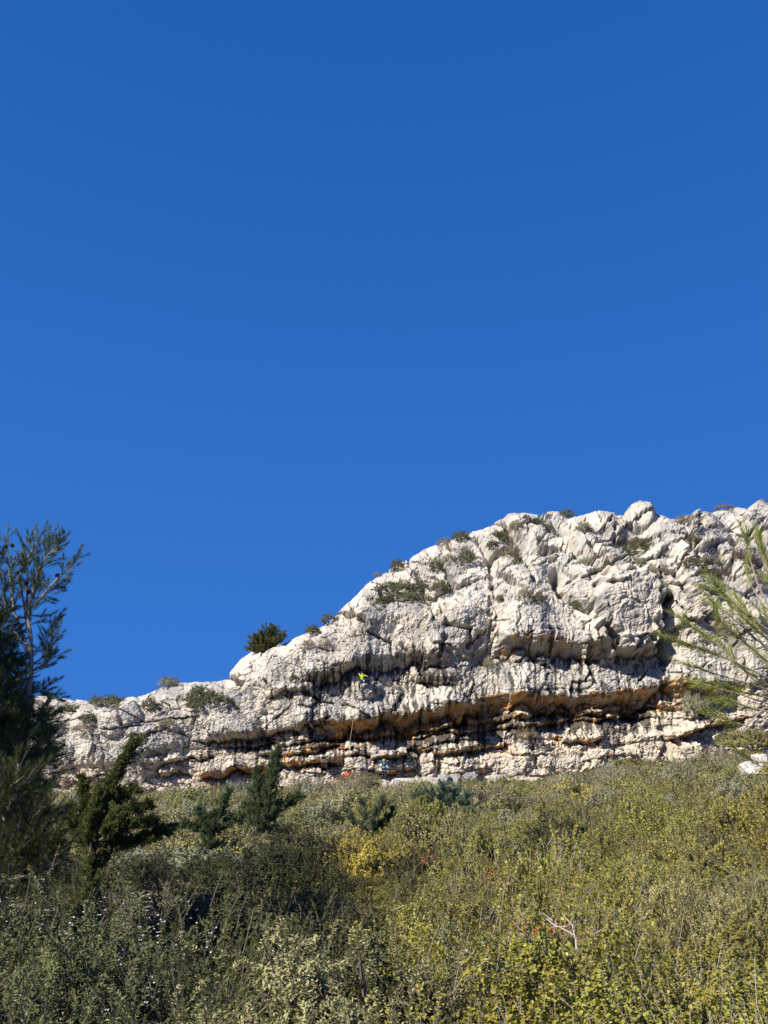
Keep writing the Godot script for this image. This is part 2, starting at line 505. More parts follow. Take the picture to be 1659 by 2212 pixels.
func build_cliff() -> void:
	col_lo.resize(COLS); col_hi.resize(COLS)
	for c in COLS:
		var x := CX0 + c * CDX
		col_lo[c] = path_y(BASE, x) + 24.0
		col_hi[c] = path_y(RIDGE, x)
	for f in [f_out, f_ochre, f_black, f_calm]: f.resize(COLS * ROWS)
	f_out.fill(0.0); f_ochre.fill(0.0); f_black.fill(0.0); f_calm.fill(1.0)
	# rounded masses
	for s in [[1352, 1322, 76, 97, 3.3, 0.25], [792, 1494, 28, 18, 0.9, 0.6], [965, 1506, 36, 24, 1.1, 0.5], [905, 1362, 52, 56, 1.0, 0.7], [1010, 1348, 58, 72, 1.1, 0.7], [1180, 1345, 118, 64, 1.0, 0.6], [330, 1612, 64, 58, 0.8, 0.5], [180, 1640, 44, 64, 0.9, 0.4], [110, 1645, 54, 54, 0.7, 0.35], [275, 1540, 30, 26, 0.8, 0.5], [236, 1560, 24, 34, 0.8, 0.4], [500, 1545, 76, 48, 0.8, 0.55], [620, 1445, 80, 54, 0.6, 0.6], [1388, 1108, 27, 30, 0.8, 0.6], [770, 1657, 36, 24, 0.7, 0.6], [850, 1642, 46, 20, 0.8, 0.6], [925, 1652, 20, 38, 0.6, 0.6], [1000, 1657, 48, 24, 0.6, 0.7], [1090, 1640, 62, 36, 0.5, 0.7], [1210, 1635, 48, 42, 0.7, 0.7], [1390, 1620, 44, 48, 1.0, 0.6], [1320, 1642, 52, 30, 0.6, 0.7], [1120, 1465, 60, 30, 0.5, 0.5], [1220, 1465, 60, 28, 0.5, 0.5], [740, 1410, 60, 34, 0.6, 0.7]]:
		swell(s[0], s[1], s[2], s[3], s[4], s[5])
	# lips and recesses: line, out, above, under, below, back, ochre, black
	var v := func(a: Array) -> Array:
		var o := []
		for i in range(0, a.size(), 2): o.append(Vector2(a[i], a[i + 1]))
		return o
	var juts := [
		[[630, 1572, 706, 1558, 796, 1554, 870, 1548, 931, 1536, 992, 1524, 1040, 1511, 1076, 1502, 1216, 1504, 1320, 1495, 1400, 1484, 1460, 1476, 1544, 1494, 1610, 1500], 1.8, 60, 30, 45, 1.3, 1.0, 0.75],
		[[690, 1588, 830, 1583, 960, 1566, 1076, 1550, 1194, 1531, 1278, 1534, 1368, 1531, 1460, 1520, 1500, 1520], 0.75, 14, 9, 20, 0.5, 1.0, 0.6],
		[[860, 1592, 914, 1589, 992, 1580, 1076, 1573, 1194, 1555, 1314, 1548, 1430, 1545], 0.5, 12, 6, 20, 0.5, 0.8, 0.8],
		[[890, 1617, 960, 1616, 1037, 1606, 1110, 1600], 0.9, 28, 10, 16, 0.6, 0.9, 0.2],
		[[1180, 1590, 1230, 1596, 1262, 1594, 1310, 1585], 0.7, 16, 9, 14, 0.4, 1.0, 0.2],
		[[425, 1602, 482, 1588, 540, 1586, 589, 1580, 658, 1558, 720, 1556], 1.0, 55, 12, 25, 0.8, 0.25, 0.9],
		[[470, 1611, 560, 1606, 660, 1598, 770, 1588], 0.4, 8, 5, 12, 0.4, 0.2, 0.7],
		[[550, 1632, 630, 1624, 697, 1611, 745, 1606], 0.9, 14, 10, 16, 0.5, 0.9, 0.3],
		[[418, 1668, 500, 1664, 560, 1660, 640, 1650, 715, 1639, 752, 1634], 1.4, 32, 15, 24, 1.1, 0.9, 0.5],
		[[735, 1628, 800, 1632, 860, 1626, 905, 1620], 0.9, 30, 8, 10, 0.4, 0.6, 0.4],
		[[790, 1661, 830, 1661, 880, 1658, 905, 1650], 0.5, 26, 6, 16, 0.4, 0.8, 0.1],
		[[640, 1454, 700, 1450, 740, 1436, 800, 1418, 870, 1414, 930, 1412, 985, 1408], 1.2, 50, 26, 14, 0.6, 0.12, 1.0],
		[[888, 1455, 930, 1456, 998, 1460], 0.8, 25, 14, 12, 0.4, 0.1, 0.9],
		[[572, 1504, 616, 1490, 664, 1492, 690, 1500], 0.6, 16, 8, 20, 0.4, 0.1, 0.7],
		[[1056, 1398, 1090, 1388, 1150, 1384, 1200, 1390, 1261, 1395, 1306, 1402], 2.3, 90, 34, 14, 0.9, 0.5, 0.85],
		[[1306, 1382, 1335, 1403, 1357, 1413, 1395, 1412, 1426, 1402], 1.3, 50, 7, 12, 0.6, 0.0, 0.5],
		[[1350, 1388, 1400, 1380, 1424, 1378], 0.3, 20, 4, 8, 0.5, 0.0, 0.2],
		[[265, 1592, 320, 1582, 360, 1574], 0.5, 18, 5, 10, 0.4, 0.0, 0.3],
		[[330, 1650, 360, 1643, 420, 1635, 470, 1628], 0.6, 18, 7, 14, 0.6, 0.15, 0.6],
		[[340, 1668, 375, 1664, 420, 1668], 0.8, 22, 8, 14, 0.5, 0.5, 0.2],
		[[150, 1692, 200, 1682, 235, 1668], 0.5, 18, 5, 10, 0.4, 0.0, 0.3],
		[[215, 1574, 300, 1562, 425, 1545], 0.25, 8, 3, 6, 0.45, 0.0, 0.2],
		[[1430, 1588, 1457, 1583, 1505, 1570, 1566, 1554, 1620, 1545], 1.0, 20, 9, 22, 0.6, 0.85, 0.3],
		[[1060, 1622, 1120, 1628, 1180, 1622], 0.35, 10, 5, 10, 0.2, 0.4, 0.0], [[1250, 1640, 1310, 1632, 1370, 1626], 0.35, 10, 5, 10, 0.2, 0.4, 0.0],
		[[960, 1670, 1010, 1674, 1060, 1668], 0.35, 12, 5, 8, 0.2, 0.6, 0.0],
		[[1150, 1180, 1190, 1186, 1215, 1196], 0.6, 16, 5, 10, 0.4, 0.0, 0.1], [[1290, 1262, 1320, 1268, 1350, 1262], 0.4, 14, 5, 8, 0.3, 0.0, 0.1], [[1440, 1250, 1500, 1262, 1560, 1290], 0.5, 20, 5, 10, 0.3, 0.0, 0.0]]
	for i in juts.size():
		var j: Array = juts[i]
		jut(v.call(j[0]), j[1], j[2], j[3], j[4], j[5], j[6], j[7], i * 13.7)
	for q in [[[1279, 1312, 1301, 1364, 1314, 1384, 1334, 1409], 9, 1.8], [[1240, 1130, 1300, 1200], 9, 1.2], [[1330, 1150, 1390, 1220, 1440, 1260], 9, 1.3], [[1480, 1150, 1530, 1220], 9, 1.2], [[1030, 1160, 1060, 1220, 1070, 1290], 8, 1.0], [[900, 1240, 930, 1300, 935, 1340], 7, 0.9], [[1190, 1110, 1280, 1200], 8, 1.1], [[998, 1493, 1018, 1525, 1040, 1562], 5, 0.9], [[1425, 1262, 1447, 1290, 1430, 1330, 1424, 1400, 1440, 1430], 12, 2.2], [[961, 1353, 1015, 1364, 1010, 1400], 6, 1.0], [[1199, 1241, 1213, 1286, 1244, 1308, 1284, 1332], 15, 2.6], [[1176, 1130, 1240, 1180, 1330, 1228], 12, 2.0], [[1090, 1122, 1130, 1200, 1150, 1260], 10, 1.4], [[1460, 1235, 1530, 1330, 1600, 1400], 13, 1.8], [[1560, 1280, 1640, 1380], 10, 1.4], [[205, 1590, 210, 1645], 4, 0.5], [[300, 1600, 290, 1645], 5, 0.5], [[420, 1548, 404, 1612], 4, 0.5], [[270, 1640, 240, 1692], 5, 0.5], [[842, 1380, 850, 1440], 5, 0.7], [[1060, 1330, 1050, 1400], 5, 0.6], [[905, 1625, 908, 1690], 5, 0.6], [[945, 1620, 950, 1660], 4, 0.5], [[1455, 1590, 1490, 1640], 9, 1.2], [[1150, 1600, 1160, 1660], 5, 0.5], [[1330, 1420, 1336, 1490], 3, 0.4], [[1270, 1600, 1275, 1650], 5, 0.6]]:
		cleft(v.call(q[0]), q[1], q[2])
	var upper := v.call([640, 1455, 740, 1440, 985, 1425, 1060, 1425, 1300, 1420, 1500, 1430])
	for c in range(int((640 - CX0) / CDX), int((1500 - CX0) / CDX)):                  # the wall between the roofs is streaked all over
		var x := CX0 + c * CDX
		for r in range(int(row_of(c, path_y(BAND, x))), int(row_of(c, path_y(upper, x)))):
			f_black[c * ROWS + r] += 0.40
	sites = [site_set(1, 4.6, 3.3), site_set(2, 1.25, 0.95), site_set(3, 0.5, 0.42), site_set(4, 4.2, 0.62), site_set(5, 6.5, 1.7)]
	var n := COLS / 50
	chunks.resize(n)
	var task := WorkerThreadPool.add_group_task(run_chunk, n)
	WorkerThreadPool.wait_for_group_task_completion(task)
	for ch in chunks:
		rock_at.append_array(ch[0])
		rock_col.append_array(ch[1])
	chunks.clear()
	# broken faces are even over a hand's breadth: settle the grid a little, more on the open slope
	for pass_ in 1:
		var old := rock_at.duplicate()
		for c in range(1, COLS - 1):
			var shelf := int(row_of(c, path_y(SHELF, CX0 + c * CDX)))
			var r0 := 1 if pass_ == 0 else maxi(1, shelf)
			for r in range(r0, ROWS - 1):
				var k := c * ROWS + r
				var w := 0.16 if r > shelf else 0.14
				rock_at[k] = old[k] * (1.0 - w) + (old[k - 1] + old[k + 1] + old[k - ROWS] + old[k + ROWS]) * (w * 0.25)
	# the far side of the crest: the top of the hill runs back from the edge
	var b := MB.new()
	var back := [[2.5, -0.1], [6.0, -0.6], [14.0, -1.6], [34.0, -5.0]]
	var rr := ROWS + back.size()
	for c in COLS:
		var top := rock_at[c * ROWS + ROWS - 1]
		for r in ROWS:
			b.v.append(rock_at[c * ROWS + r]); b.c.append(rock_col[c * ROWS + r])
		for k in back:
			b.v.append(top + Vector3(0, k[1] + 0.4 * ns.get_noise_2d(c * 0.05, k[0]), -k[0])); b.c.append(Color(0.42, 0.38, 0.31))
	for c in COLS - 1:
		for r in rr - 1:
			var a := c * rr + r
			b.quad(a, a + 1, a + rr + 1, a + rr)
	var o := part("cliff", b.mesh(), M.rock, self)
	tag(o, "pale limestone cliff with ochre overhangs and black water streaks", "", "", "structure")

func cliff_at(px: float, py: float) -> Vector3:
	var c := clampi(roundi((px - CX0) / CDX), 0, COLS - 1)
	return rock_at[c * ROWS + clampi(roundi(row_of(c, py)), 0, ROWS - 1)]


# ---------------------------------------------------------------- loose rock
func boulder_mesh(s: int, size: Vector3, tint: Color) -> ArrayMesh:
	var g := rng(s)
	var planes := []
	for i in 15:
		var n := Vector3(g.randfn(), g.randfn() * 0.9, g.randfn()).normalized()
		planes.append([n, g.randf_range(0.66, 1.0)])
	planes.append([Vector3.UP, 0.75]); planes.append([Vector3.DOWN, 0.8])
	var b := MB.new()
	var N := 18
	for face in 6:
		var k := b.v.size()
		for j in N + 1:
			for i in N + 1:
				var u := tan((2.0 * i / N - 1.0) * PI / 4)
				var w := tan((2.0 * j / N - 1.0) * PI / 4)
				var d: Vector3 = [Vector3(1, w, -u), Vector3(-1, w, u), Vector3(u, 1, -w), Vector3(u, -1, w), Vector3(u, w, 1), Vector3(-u, w, -1)][face].normalized()
				var t := 0.0
				for p in planes:                               # soft intersection of the planes: a block with worn edges
					var q: float = d.dot(p[0]) / p[1]
					if q > 0.0: t += pow(q, 26.0)
				var rad := pow(t, -1.0 / 26.0) * (1.0 + 0.16 * nf.get_noise_3d(d.x * 1.7 + s, d.y * 1.7, d.z * 1.7) + 0.07 * nf2.get_noise_3d(d.x * 5 + s, d.y * 7, d.z * 7))
				b.v.append(d * rad * size)
				var n := 1.0 + 0.5 * nf.get_noise_3d(d.x * 2.5, d.y * 2.5 + s, d.z * 2.5) + 0.18 * nf2.get_noise_3d(d.x * 13, d.y * 13 + s, d.z * 13)
				b.c.append(Color(tint.r * n, tint.g * n, tint.b * n))
		for j in N:
			for i in N:
				var a := k + j * (N + 1) + i
				b.quad(a, a + N + 1, a + N + 2, a + 1)
	return b.mesh()

func build_boulders() -> void:
	var grey := Color(0.255, 0.255, 0.264)
	var pale := Color(0.374, 0.353, 0.319)
	var cream := Color(0.425, 0.374, 0.306)
	# px, py, half width px, half height px, metres ahead, tint, label
	var list := [
		[732, 1706, 11, 6, 70, grey, "small grey boulder beside the larger boulder below the red shirted person"],
		[759, 1708, 16, 10, 69.5, grey, "rounded grey boulder half in shade below the red shirted person"],
		[794, 1698, 12, 7, 70, grey, "flat grey stone resting on top of another below the cliff path"],
		[791, 1709, 13, 7, 69.6, grey, "grey stone with a flat stone resting on it below the cliff path"],
		[829, 1694, 14, 8, 72.8, pale, "squared ledge block under the feet of the striped shirt person"],
		[854, 1695, 13, 9, 72.4, pale, "squared pale block next to the block the striped person stands on"],
		[884, 1699, 17, 8, 72, pale, "broken pale rock at the cliff foot two blocks from the striped person"],
		[915, 1697, 15, 8, 72, cream, "cream rock in the row of boulders between two long ledges"],
		[936, 1691, 15, 9, 72.4, pale, "angular pale rock just before the smooth grey boulder row"],
		[961, 1685, 16, 10, 72.6, grey, "smooth humped grey boulder first of three at the cliff foot"],
		[987, 1684, 10, 10, 72.6, grey, "narrow upright grey boulder between two larger smooth boulders"],
		[1016, 1682, 20, 11, 72.4, grey, "largest smooth grey boulder in the row at the cliff foot"],
		[1072, 1683, 20, 8, 72, pale, "low pale boulder past the smooth grey boulders"],
		[1126, 1684, 20, 6, 71.6, cream, "flat cream slab near the end of the boulder row"],
		[1156, 1688, 22, 7, 70.8, cream, "cream broken rock among bushes at the end of the boulder row"],
		[298, 1724, 27, 15, 66, grey, "big rounded grey boulder at the cliff foot behind the leaning cypress"],
		[353, 1712, 14, 9, 69, cream, "cream boulder below the small cave behind the leaning cypress"],
		[640, 1694, 26, 9, 70, cream, "cream boulder at the cliff foot beside the pointed juniper tree"]]
	for i in list.size():
		var q: Array = list[i]
		var m: float = q[4] / FOCAL * 1.08
		var t := thing("boulder", spot(q[0], q[1], q[4]), q[6], "boulder", "loose boulders at the cliff foot")
		var mi := part("stone", boulder_mesh(40 + i, Vector3(q[2] * m * 0.92, q[3] * m * 1.35, q[2] * m * 0.8), q[5]), M.rock, t)
		mi.rotation.y = i * 0.7
	# the white rock far to the side: a low wing and an upright block that grew from one stone
	var at := spot(1628, 1656, 33)
	var t := thing("boulder", at, "bright white rock with an upright block, alone in bushes under pine twig", "boulder")
	part("stone", boulder_mesh(80, Vector3(0.44, 0.32, 0.38), Color(0.42, 0.405, 0.385)), M.rock, t).position = Vector3(-0.22, -0.06, 0.05)
	part("stone", boulder_mesh(81, Vector3(0.3, 0.48, 0.38), Color(0.42, 0.405, 0.385)), M.rock, t).position = Vector3(0.32, 0.1, -0.05)


# ---------------------------------------------------------------- shrubs
func jitter(g: RandomNumberGenerator) -> Vector3:
	return Vector3(g.randfn(), g.randfn(), g.randfn())

func shade(g: RandomNumberGenerator, a: Color, b: Color, spread: float) -> Color:
	var c := a.lerp(b, g.randf())
	var k := 1.0 + spread * g.randf_range(-1, 1)
	return Color(c.r * k, c.g * k, c.b * k)

func bush(o: Dictionary) -> Array:
	# o: seed, r, h, shoots, len, leaves, leaf (length), wide, kind (0 diamond 1 round 2 needle), a, b (leaf colours), twig, up, open
	var g := rng(o.seed)
	var f := MB.new()
	var w := MB.new()
	var r: float = o.r
	var h: float = o.h
	var ln: float = o.len
	var twig: Color = o.twig
	var ends := []
	var heads := []
	for i in int(o.get("heads", 26)): heads.append(Vector3(g.randfn(), absf(g.randfn()) * 0.9 + 0.05, g.randfn()).normalized() * g.randf_range(0.92, 1.1))
	for i in o.shoots:
		var hd: Vector3 = heads[g.randi() % heads.size()]
		var d := (hd.normalized() + jitter(g) * 0.24)
		d.y = absf(d.y)
		d = d.normalized()
		var lump := 1.0 + 0.42 * ns.get_noise_3d(d.x * 1.9 + o.seed, d.y * 1.9, d.z * 1.9)
		var rad := lump * hd.length() * (1.0 - float(o.get("deep", 0.2)) * pow(g.randf(), 2.0))
		var tip := Vector3(d.x * r * rad, d.y * h * rad, d.z * r * rad)
		var axis := (d + Vector3.UP * float(o.up) + jitter(g) * 0.45).normalized()
		var base := tip - axis * ln
		base.y = maxf(base.y, 0.01)
		ends.append(base)
		var bend := jitter(g) * ln * 0.1
		w.tube(PackedVector3Array([base, base.lerp(tip, 0.5) + bend, tip]), 0.0018 * o.get("stout", 1.0), 0.0012 * o.get("stout", 1.0), 3, shade(g, twig, twig, 0.3))
		var hue := g.randf()
		var ca: Color = o.a
		var cb: Color = o.b
		var mid := ca.lerp(cb, hue)
		if o.has("odd") and g.randf() < o.odd_share: mid = o.odd
		for k in o.leaves:
			var t: float = 0.3 + 0.72 * (k + g.randf()) / o.leaves
			var p := base.lerp(tip, minf(t, 1.0)) + bend * (1.0 - absf(2.0 * t - 1.0))
			var side := axis.cross(jitter(g)).normalized()
			var dir := (axis * float(o.open) + side).normalized()
			var blade := (d + Vector3.UP * 0.45 + jitter(g) * float(o.get("loose", 0.42))).normalized()
			dir = (dir - blade * dir.dot(blade) * 0.75).normalized()
			var flat := dir.cross(blade).normalized()
			var lc := shade(g, mid, mid, 0.2)
			var ll: float = o.leaf * g.randf_range(0.7, 1.15)
			if o.kind == 1:
				f.round_leaf(p, dir, flat, -dir.cross(flat), ll, o.wide * g.randf_range(0.8, 1.15), lc, shade(g, lc, lc, 0.1))
			elif o.kind == 0:
				f.leaf(p, dir, flat, ll, o.wide, lc)
			else:
				f.needle(p, dir, flat, ll, o.wide, lc)
	for i in int(o.get("limbs", 9)):
		var e: Vector3 = ends[g.randi() % ends.size()]
		var m := Vector3(e.x * 0.35, e.y * 0.5, e.z * 0.35) + jitter(g) * r * 0.08
		w.tube(PackedVector3Array([Vector3(g.randf_range(-0.04, 0.04), -0.15, g.randf_range(-0.04, 0.04)), m * 0.5 + jitter(g) * 0.02, m, m.lerp(e, 0.6) + jitter(g) * r * 0.05, e]), 0.011 * o.get("limb", 1.0), 0.003 * o.get("limb", 1.0), 4, shade(g, twig, twig, 0.2))
	return [f.mesh() if f.v.size() else null, w.mesh()]

var kinds := {}
func build_kinds() -> void:
	var bark := Color(0.21, 0.185, 0.16)
	var dark := Color(0.085, 0.07, 0.06)
	for i in 3:
		kinds["oak%d" % i] = bush({"seed": 100 + i, "r": 0.62, "h": 0.62, "heads": 60, "shoots": 1450, "len": 0.13, "leaves": 16, "leaf": 0.0175, "wide": 0.007, "kind": 1, "a": Color(0.325, 0.295, 0.05), "b": Color(0.245, 0.24, 0.042), "twig": bark, "up": 0.5, "open": 0.5, "limbs": 16})
		kinds["mid_oak%d" % i] = bush({"seed": 110 + i, "r": 0.66, "h": 0.6, "heads": 34, "shoots": 1000, "len": 0.16, "leaves": 14, "leaf": 0.025, "wide": 0.0105, "kind": 0, "a": Color(0.325, 0.295, 0.05), "b": Color(0.245, 0.24, 0.042), "twig": bark, "up": 0.5, "open": 0.5, "limbs": 10, "stout": 1.4})
		kinds["rosemary%d" % i] = bush({"seed": 120 + i, "r": 0.5, "h": 0.72, "heads": 40, "shoots": 800, "len": 0.13, "leaves": 40, "leaf": 0.018, "wide": 0.0027, "kind": 0, "a": Color(0.086, 0.108, 0.033), "b": Color(0.161, 0.172, 0.067), "twig": dark, "up": 0.6, "open": 0.9, "limbs": 12, "limb": 1.0})
		kinds["grey_heath%d" % i] = bush({"seed": 130 + i, "r": 0.56, "h": 0.66, "heads": 46, "shoots": 1050, "len": 0.10, "leaves": 32, "leaf": 0.018, "wide": 0.0031, "kind": 0, "a": Color(0.27, 0.275, 0.115), "b": Color(0.36, 0.345, 0.165), "twig": dark, "up": 0.4, "open": 0.8, "limbs": 18, "limb": 1.3})
		# seen from farther off: sprays stand for several leaves
		kinds["green%d" % i] = bush({"seed": 140 + i, "r": 0.8, "h": 0.62, "heads": 30, "shoots": 1000, "len": 0.17, "leaves": 10, "leaf": 0.048, "wide": 0.0135, "kind": 0, "a": Color(0.273, 0.251, 0.075), "b": Color(0.167, 0.176, 0.053), "twig": bark, "up": 0.6, "open": 0.8, "limbs": 4, "stout": 2.0})
		kinds["silver%d" % i] = bush({"seed": 150 + i, "r": 0.75, "h": 0.6, "heads": 30, "shoots": 1000, "len": 0.17, "leaves": 10, "leaf": 0.042, "wide": 0.0105, "kind": 0, "a": Color(0.220, 0.233, 0.132), "b": Color(0.290, 0.286, 0.176), "twig": bark, "up": 0.4, "open": 0.9, "limbs": 4, "stout": 2.0})
		kinds["brown%d" % i] = bush({"seed": 160 + i, "r": 0.8, "h": 0.58, "heads": 34, "shoots": 800, "len": 0.18, "leaves": 8, "leaf": 0.04, "wide": 0.009, "kind": 0, "a": Color(0.308, 0.255, 0.158), "b": Color(0.229, 0.216, 0.106), "twig": Color(0.167, 0.141, 0.114), "up": 0.35, "open": 0.9, "limbs": 6, "stout": 1.8})
		kinds["holm%d" % i] = bush({"seed": 180 + i, "r": 0.8, "h": 0.62, "heads": 24, "shoots": 420, "len": 0.2, "leaves": 9, "leaf": 0.07, "wide": 0.018, "kind": 0, "a": Color(0.088, 0.098, 0.028), "b": Color(0.05, 0.062, 0.02), "twig": bark, "up": 0.5, "open": 0.8, "limbs": 4, "stout": 2.5})
		kinds["mastic%d" % i] = bush({"seed": 190 + i, "r": 0.62, "h": 0.66, "heads": 30, "shoots": 950, "len": 0.15, "leaves": 13, "leaf": 0.028, "wide": 0.0095, "kind": 0, "a": Color(0.037, 0.048, 0.013), "b": Color(0.068, 0.074, 0.019), "twig": dark, "up": 0.4, "open": 0.6, "limbs": 10, "stout": 1.4})  # dark green leaves, darkened further so their colour stands for the hollow's shade
	kinds["dead0"] = bush({"seed": 170, "r": 0.5, "h": 0.55, "shoots": 420, "len": 0.28, "leaves": 0, "leaf": 0.02, "wide": 0.01, "kind": 0, "a": bark, "b": bark, "twig": Color(0.30, 0.27, 0.25), "up": 0.6, "open": 0.9, "limbs": 18, "stout": 1.0})
	kinds["red0"] = bush({"seed": 171, "r": 0.34, "h": 0.34, "shoots": 16, "heads": 9, "len": 0.16, "leaves": 8, "leaf": 0.024, "wide": 0.012, "kind": 1, "a": Color(0.34, 0.06, 0.025), "b": Color(0.34, 0.17, 0.04), "twig": Color(0.3, 0.26, 0.22), "up": 0.5, "open": 0.5, "limbs": 0})
	kinds["wine0"] = bush({"seed": 172, "r": 0.8, "h": 0.6, "shoots": 300, "len": 0.24, "leaves": 6, "leaf": 0.07, "wide": 0.016, "kind": 0, "a": Color(0.12, 0.045, 0.04), "b": Color(0.09, 0.06, 0.035), "twig": Color(0.16, 0.12, 0.11), "up": 0.6, "open": 0.8, "limbs": 6, "stout": 2.5})

func put_bush(kind: String, called: String, at: Vector3, size: Vector3, turn: float, label: String, category: String, group: String) -> Node3D:
	var t := thing(called, at, label, category, group)
	t.rotation.y = turn
	t.scale = size
	var k: Array = kinds[kind]
	if k[0]: part("foliage", k[0], M.leaf if kind.contains("oak") else M.dull, t)
	part("stems", k[1], M.twig, t).set_meta("kind", "stuff")
	return t

func scatter(called: String, kind: String, places: Array, root: Node3D) -> void:
	var k: Array = kinds[kind]
	for w in 2:
		if k[w] == null or places.is_empty(): continue
		var mm := MultiMesh.new()
		mm.transform_format = MultiMesh.TRANSFORM_3D
		mm.use_colors = true
		mm.mesh = k[w]
		mm.instance_count = places.size()
		for i in places.size():
			mm.set_instance_transform(i, places[i][0])
			mm.set_instance_color(i, places[i][1] if w == 0 else Color.WHITE)
		var o := MultiMeshInstance3D.new()
		o.name = called + ("_foliage" if w == 0 else "_stems")
		o.multimesh = mm
		o.material_override = M.twig if w == 1 else (M.leaf if kind.contains("oak") else M.dull)
		o.set_meta("kind", "stuff")
		root.add_child(o, true)

func build_cliff_plants() -> void:
	build_kinds()
	# px, py, width px, height px, kind, label
	var list := [
		[858, 1231, 34, 20, "holm", "dark green round bush on the skyline above the two long cliff hedges"],
		[863, 1270, 90, 22, "holm", "long low hedge of green bushes, upper of two on the slope"],
		[912, 1258, 44, 26, "holm", "green bush at the middle of the upper long cliff hedge"], [950, 1268, 40, 20, "holm", "olive bush at the end of the upper long cliff hedge"],
		[878, 1296, 88, 22, "holm", "long low hedge of green bushes, lower of two on the slope"], [826, 1299, 40, 16, "holm", "small olive bush at the outer end of the lower cliff hedge"],
		[942, 1230, 26, 28, "holm", "upright green bush in a rock notch above the cliff hedges"], [1006, 1220, 34, 30, "holm", "dark green bush standing alone on the pale blocky slope"],
		[970, 1219, 26, 20, "brown", "dry brown bush between two green bushes on the pale slope"], [995, 1168, 42, 20, "holm", "olive bush along the rising skyline edge"],
		[959, 1177, 30, 14, "brown", "low dry bush lower along the rising skyline edge"], [1078, 1170, 44, 22, "holm", "wide olive bush high on the pale blocky slope"],
		[1062, 1190, 26, 14, "holm", "small olive tuft below the wide bush on the slope"], [1104, 1202, 44, 22, "brown", "brownish bush beside the dark rock gully near the top"],
		[1115, 1224, 20, 16, "holm", "small green tuft in the gully below the brownish bush"], [1225, 1112, 28, 18, "holm", "dark bush on the skyline between two rock knobs"],
		[1166, 1124, 26, 16, "holm", "green tuft under the first skyline rock knob"], [1183, 1149, 28, 13, "holm", "flat green tuft on a ledge below the skyline knob"],
		[1079, 1301, 16, 13, "holm", "small round green tuft on the grey slab above the bulge"], [1130, 1300, 36, 22, "brown", "brown twiggy bush on top of the big rock bulge"],
		[1158, 1306, 22, 16, "holm", "olive bush beside the brown bush on the rock bulge"], [1258, 1312, 28, 20, "holm", "green bush in the cleft beside the rounded pillar"],
		[1113, 1150, 28, 15, "brown", "dry tuft high on the slope near the skyline"], [1396, 1174, 74, 26, "holm", "broad dark bush mass below the skyline rock knob"],
		[1348, 1184, 46, 24, "holm", "dark bush beside the broad bush mass under the knob"], [1491, 1172, 48, 26, "holm", "dark bushes in a hollow between pale slabs near the top"],
		[1491, 1127, 62, 22, "brown", "olive brown bush patch on the skyline past the knob"], [1264, 1141, 36, 18, "silver", "grey green bush between pale slabs near the skyline"],
		[1264, 1215, 30, 16, "silver", "grey green tuft on slabs above the rounded pillar"], [1312, 1229, 24, 16, "holm", "small bush at the top edge of the rounded pillar"],
		[1418, 1240, 56, 24, "brown", "olive brown bush behind the top of the rounded pillar"], [1505, 1234, 76, 20, "holm", "long olive bush strip on the far terrace"],
		[1558, 1234, 66, 24, "wine", "reddish brown bush at the middle of the far terrace"], [1602, 1216, 62, 30, "wine", "dark wine red bush on the far terrace beside the pine branches"],
		[1437, 1292, 46, 30, "holm", "very dark bush in the deep hole beside the rounded pillar"], [1502, 1538, 52, 40, "silver", "tall grey green bush growing in the ochre recess"],
		[1379, 1215, 28, 14, "silver", "grey tuft on pale slabs between the bush mass and pillar"], [1553, 1358, 28, 14, "brown", "dry tuft on the leaning slabs behind the pine branches"],
		[365, 1483, 38, 18, "silver", "grey green bush on the low skyline above the pale boulders"], [231, 1522, 84, 20, "holm", "wide olive bush patch on the low skyline near the pine"],
		[150, 1532, 44, 18, "holm", "olive bush on the low ridge right beside the tall pine"], [324, 1532, 32, 22, "holm", "olive bush wedged between pale boulders on the low ridge"],
		[256, 1534, 22, 12, "brown", "small dry bush on the low ridge between two bigger bushes"], [193, 1558, 34, 14, "holm", "flat olive tuft on a ledge under the low ridge"],
		[430, 1514, 64, 26, "holm", "large olive bush patch in the hollow of the low ridge"], [424, 1530, 44, 20, "holm", "dark green bush at the foot of the hollow in the ridge"],
		[365, 1569, 34, 13, "brown", "brown tuft on a ledge across the left cliff face"], [184, 1581, 32, 14, "brown", "dry tuft on the left cliff face below the flat ledge"],
		[675, 1371, 32, 18, "holm", "olive bush on the skyline past the small ridge tree"], [712, 1343, 32, 18, "holm", "bush on the steep skyline between the ridge tree and hedges"],
		[667, 1399, 28, 15, "brown", "dry tuft among boulders under the skyline bush"], [702, 1400, 28, 14, "brown", "brown tuft on a ledge below the steep skyline"],
		[471, 1521, 48, 18, "holm", "dark bush on the ledge at the edge of the smooth wall"], [636, 1471, 18, 8, "holm", "tiny green tuft on the smooth wall below the dark lip"],
		[1138, 1594, 42, 20, "brown", "tan green bush on a ledge in the middle of the lower wall"], [1057, 1440, 24, 20, "brown", "dry bush hanging under the dark bulge lip"],
		[815, 1240, 16, 10, "brown", "small dry tuft on the skyline above the hedges"], [1560, 1100, 40, 10, "brown", "dry grass tuft on the skyline near the picture edge"]]
	for i in list.size():
		var q: Array = list[i]
		var at := cliff_at(q[0], q[1])
		var m: float = -at.z / FOCAL * 1.08
		var w: float = q[2] * m / 1.45
		var h: float = q[3] * m / 0.6
		var kind: String = q[4]
		put_bush(kind + ("0" if kind == "wine" else str(i % 3)), "cliff_bush", at + Vector3(0, 0.0, 0.25), Vector3(w, h, minf(w, 1.1)), i * 1.3 if w < 1.2 else 0.0, q[5], "bush", "bushes on the cliff")


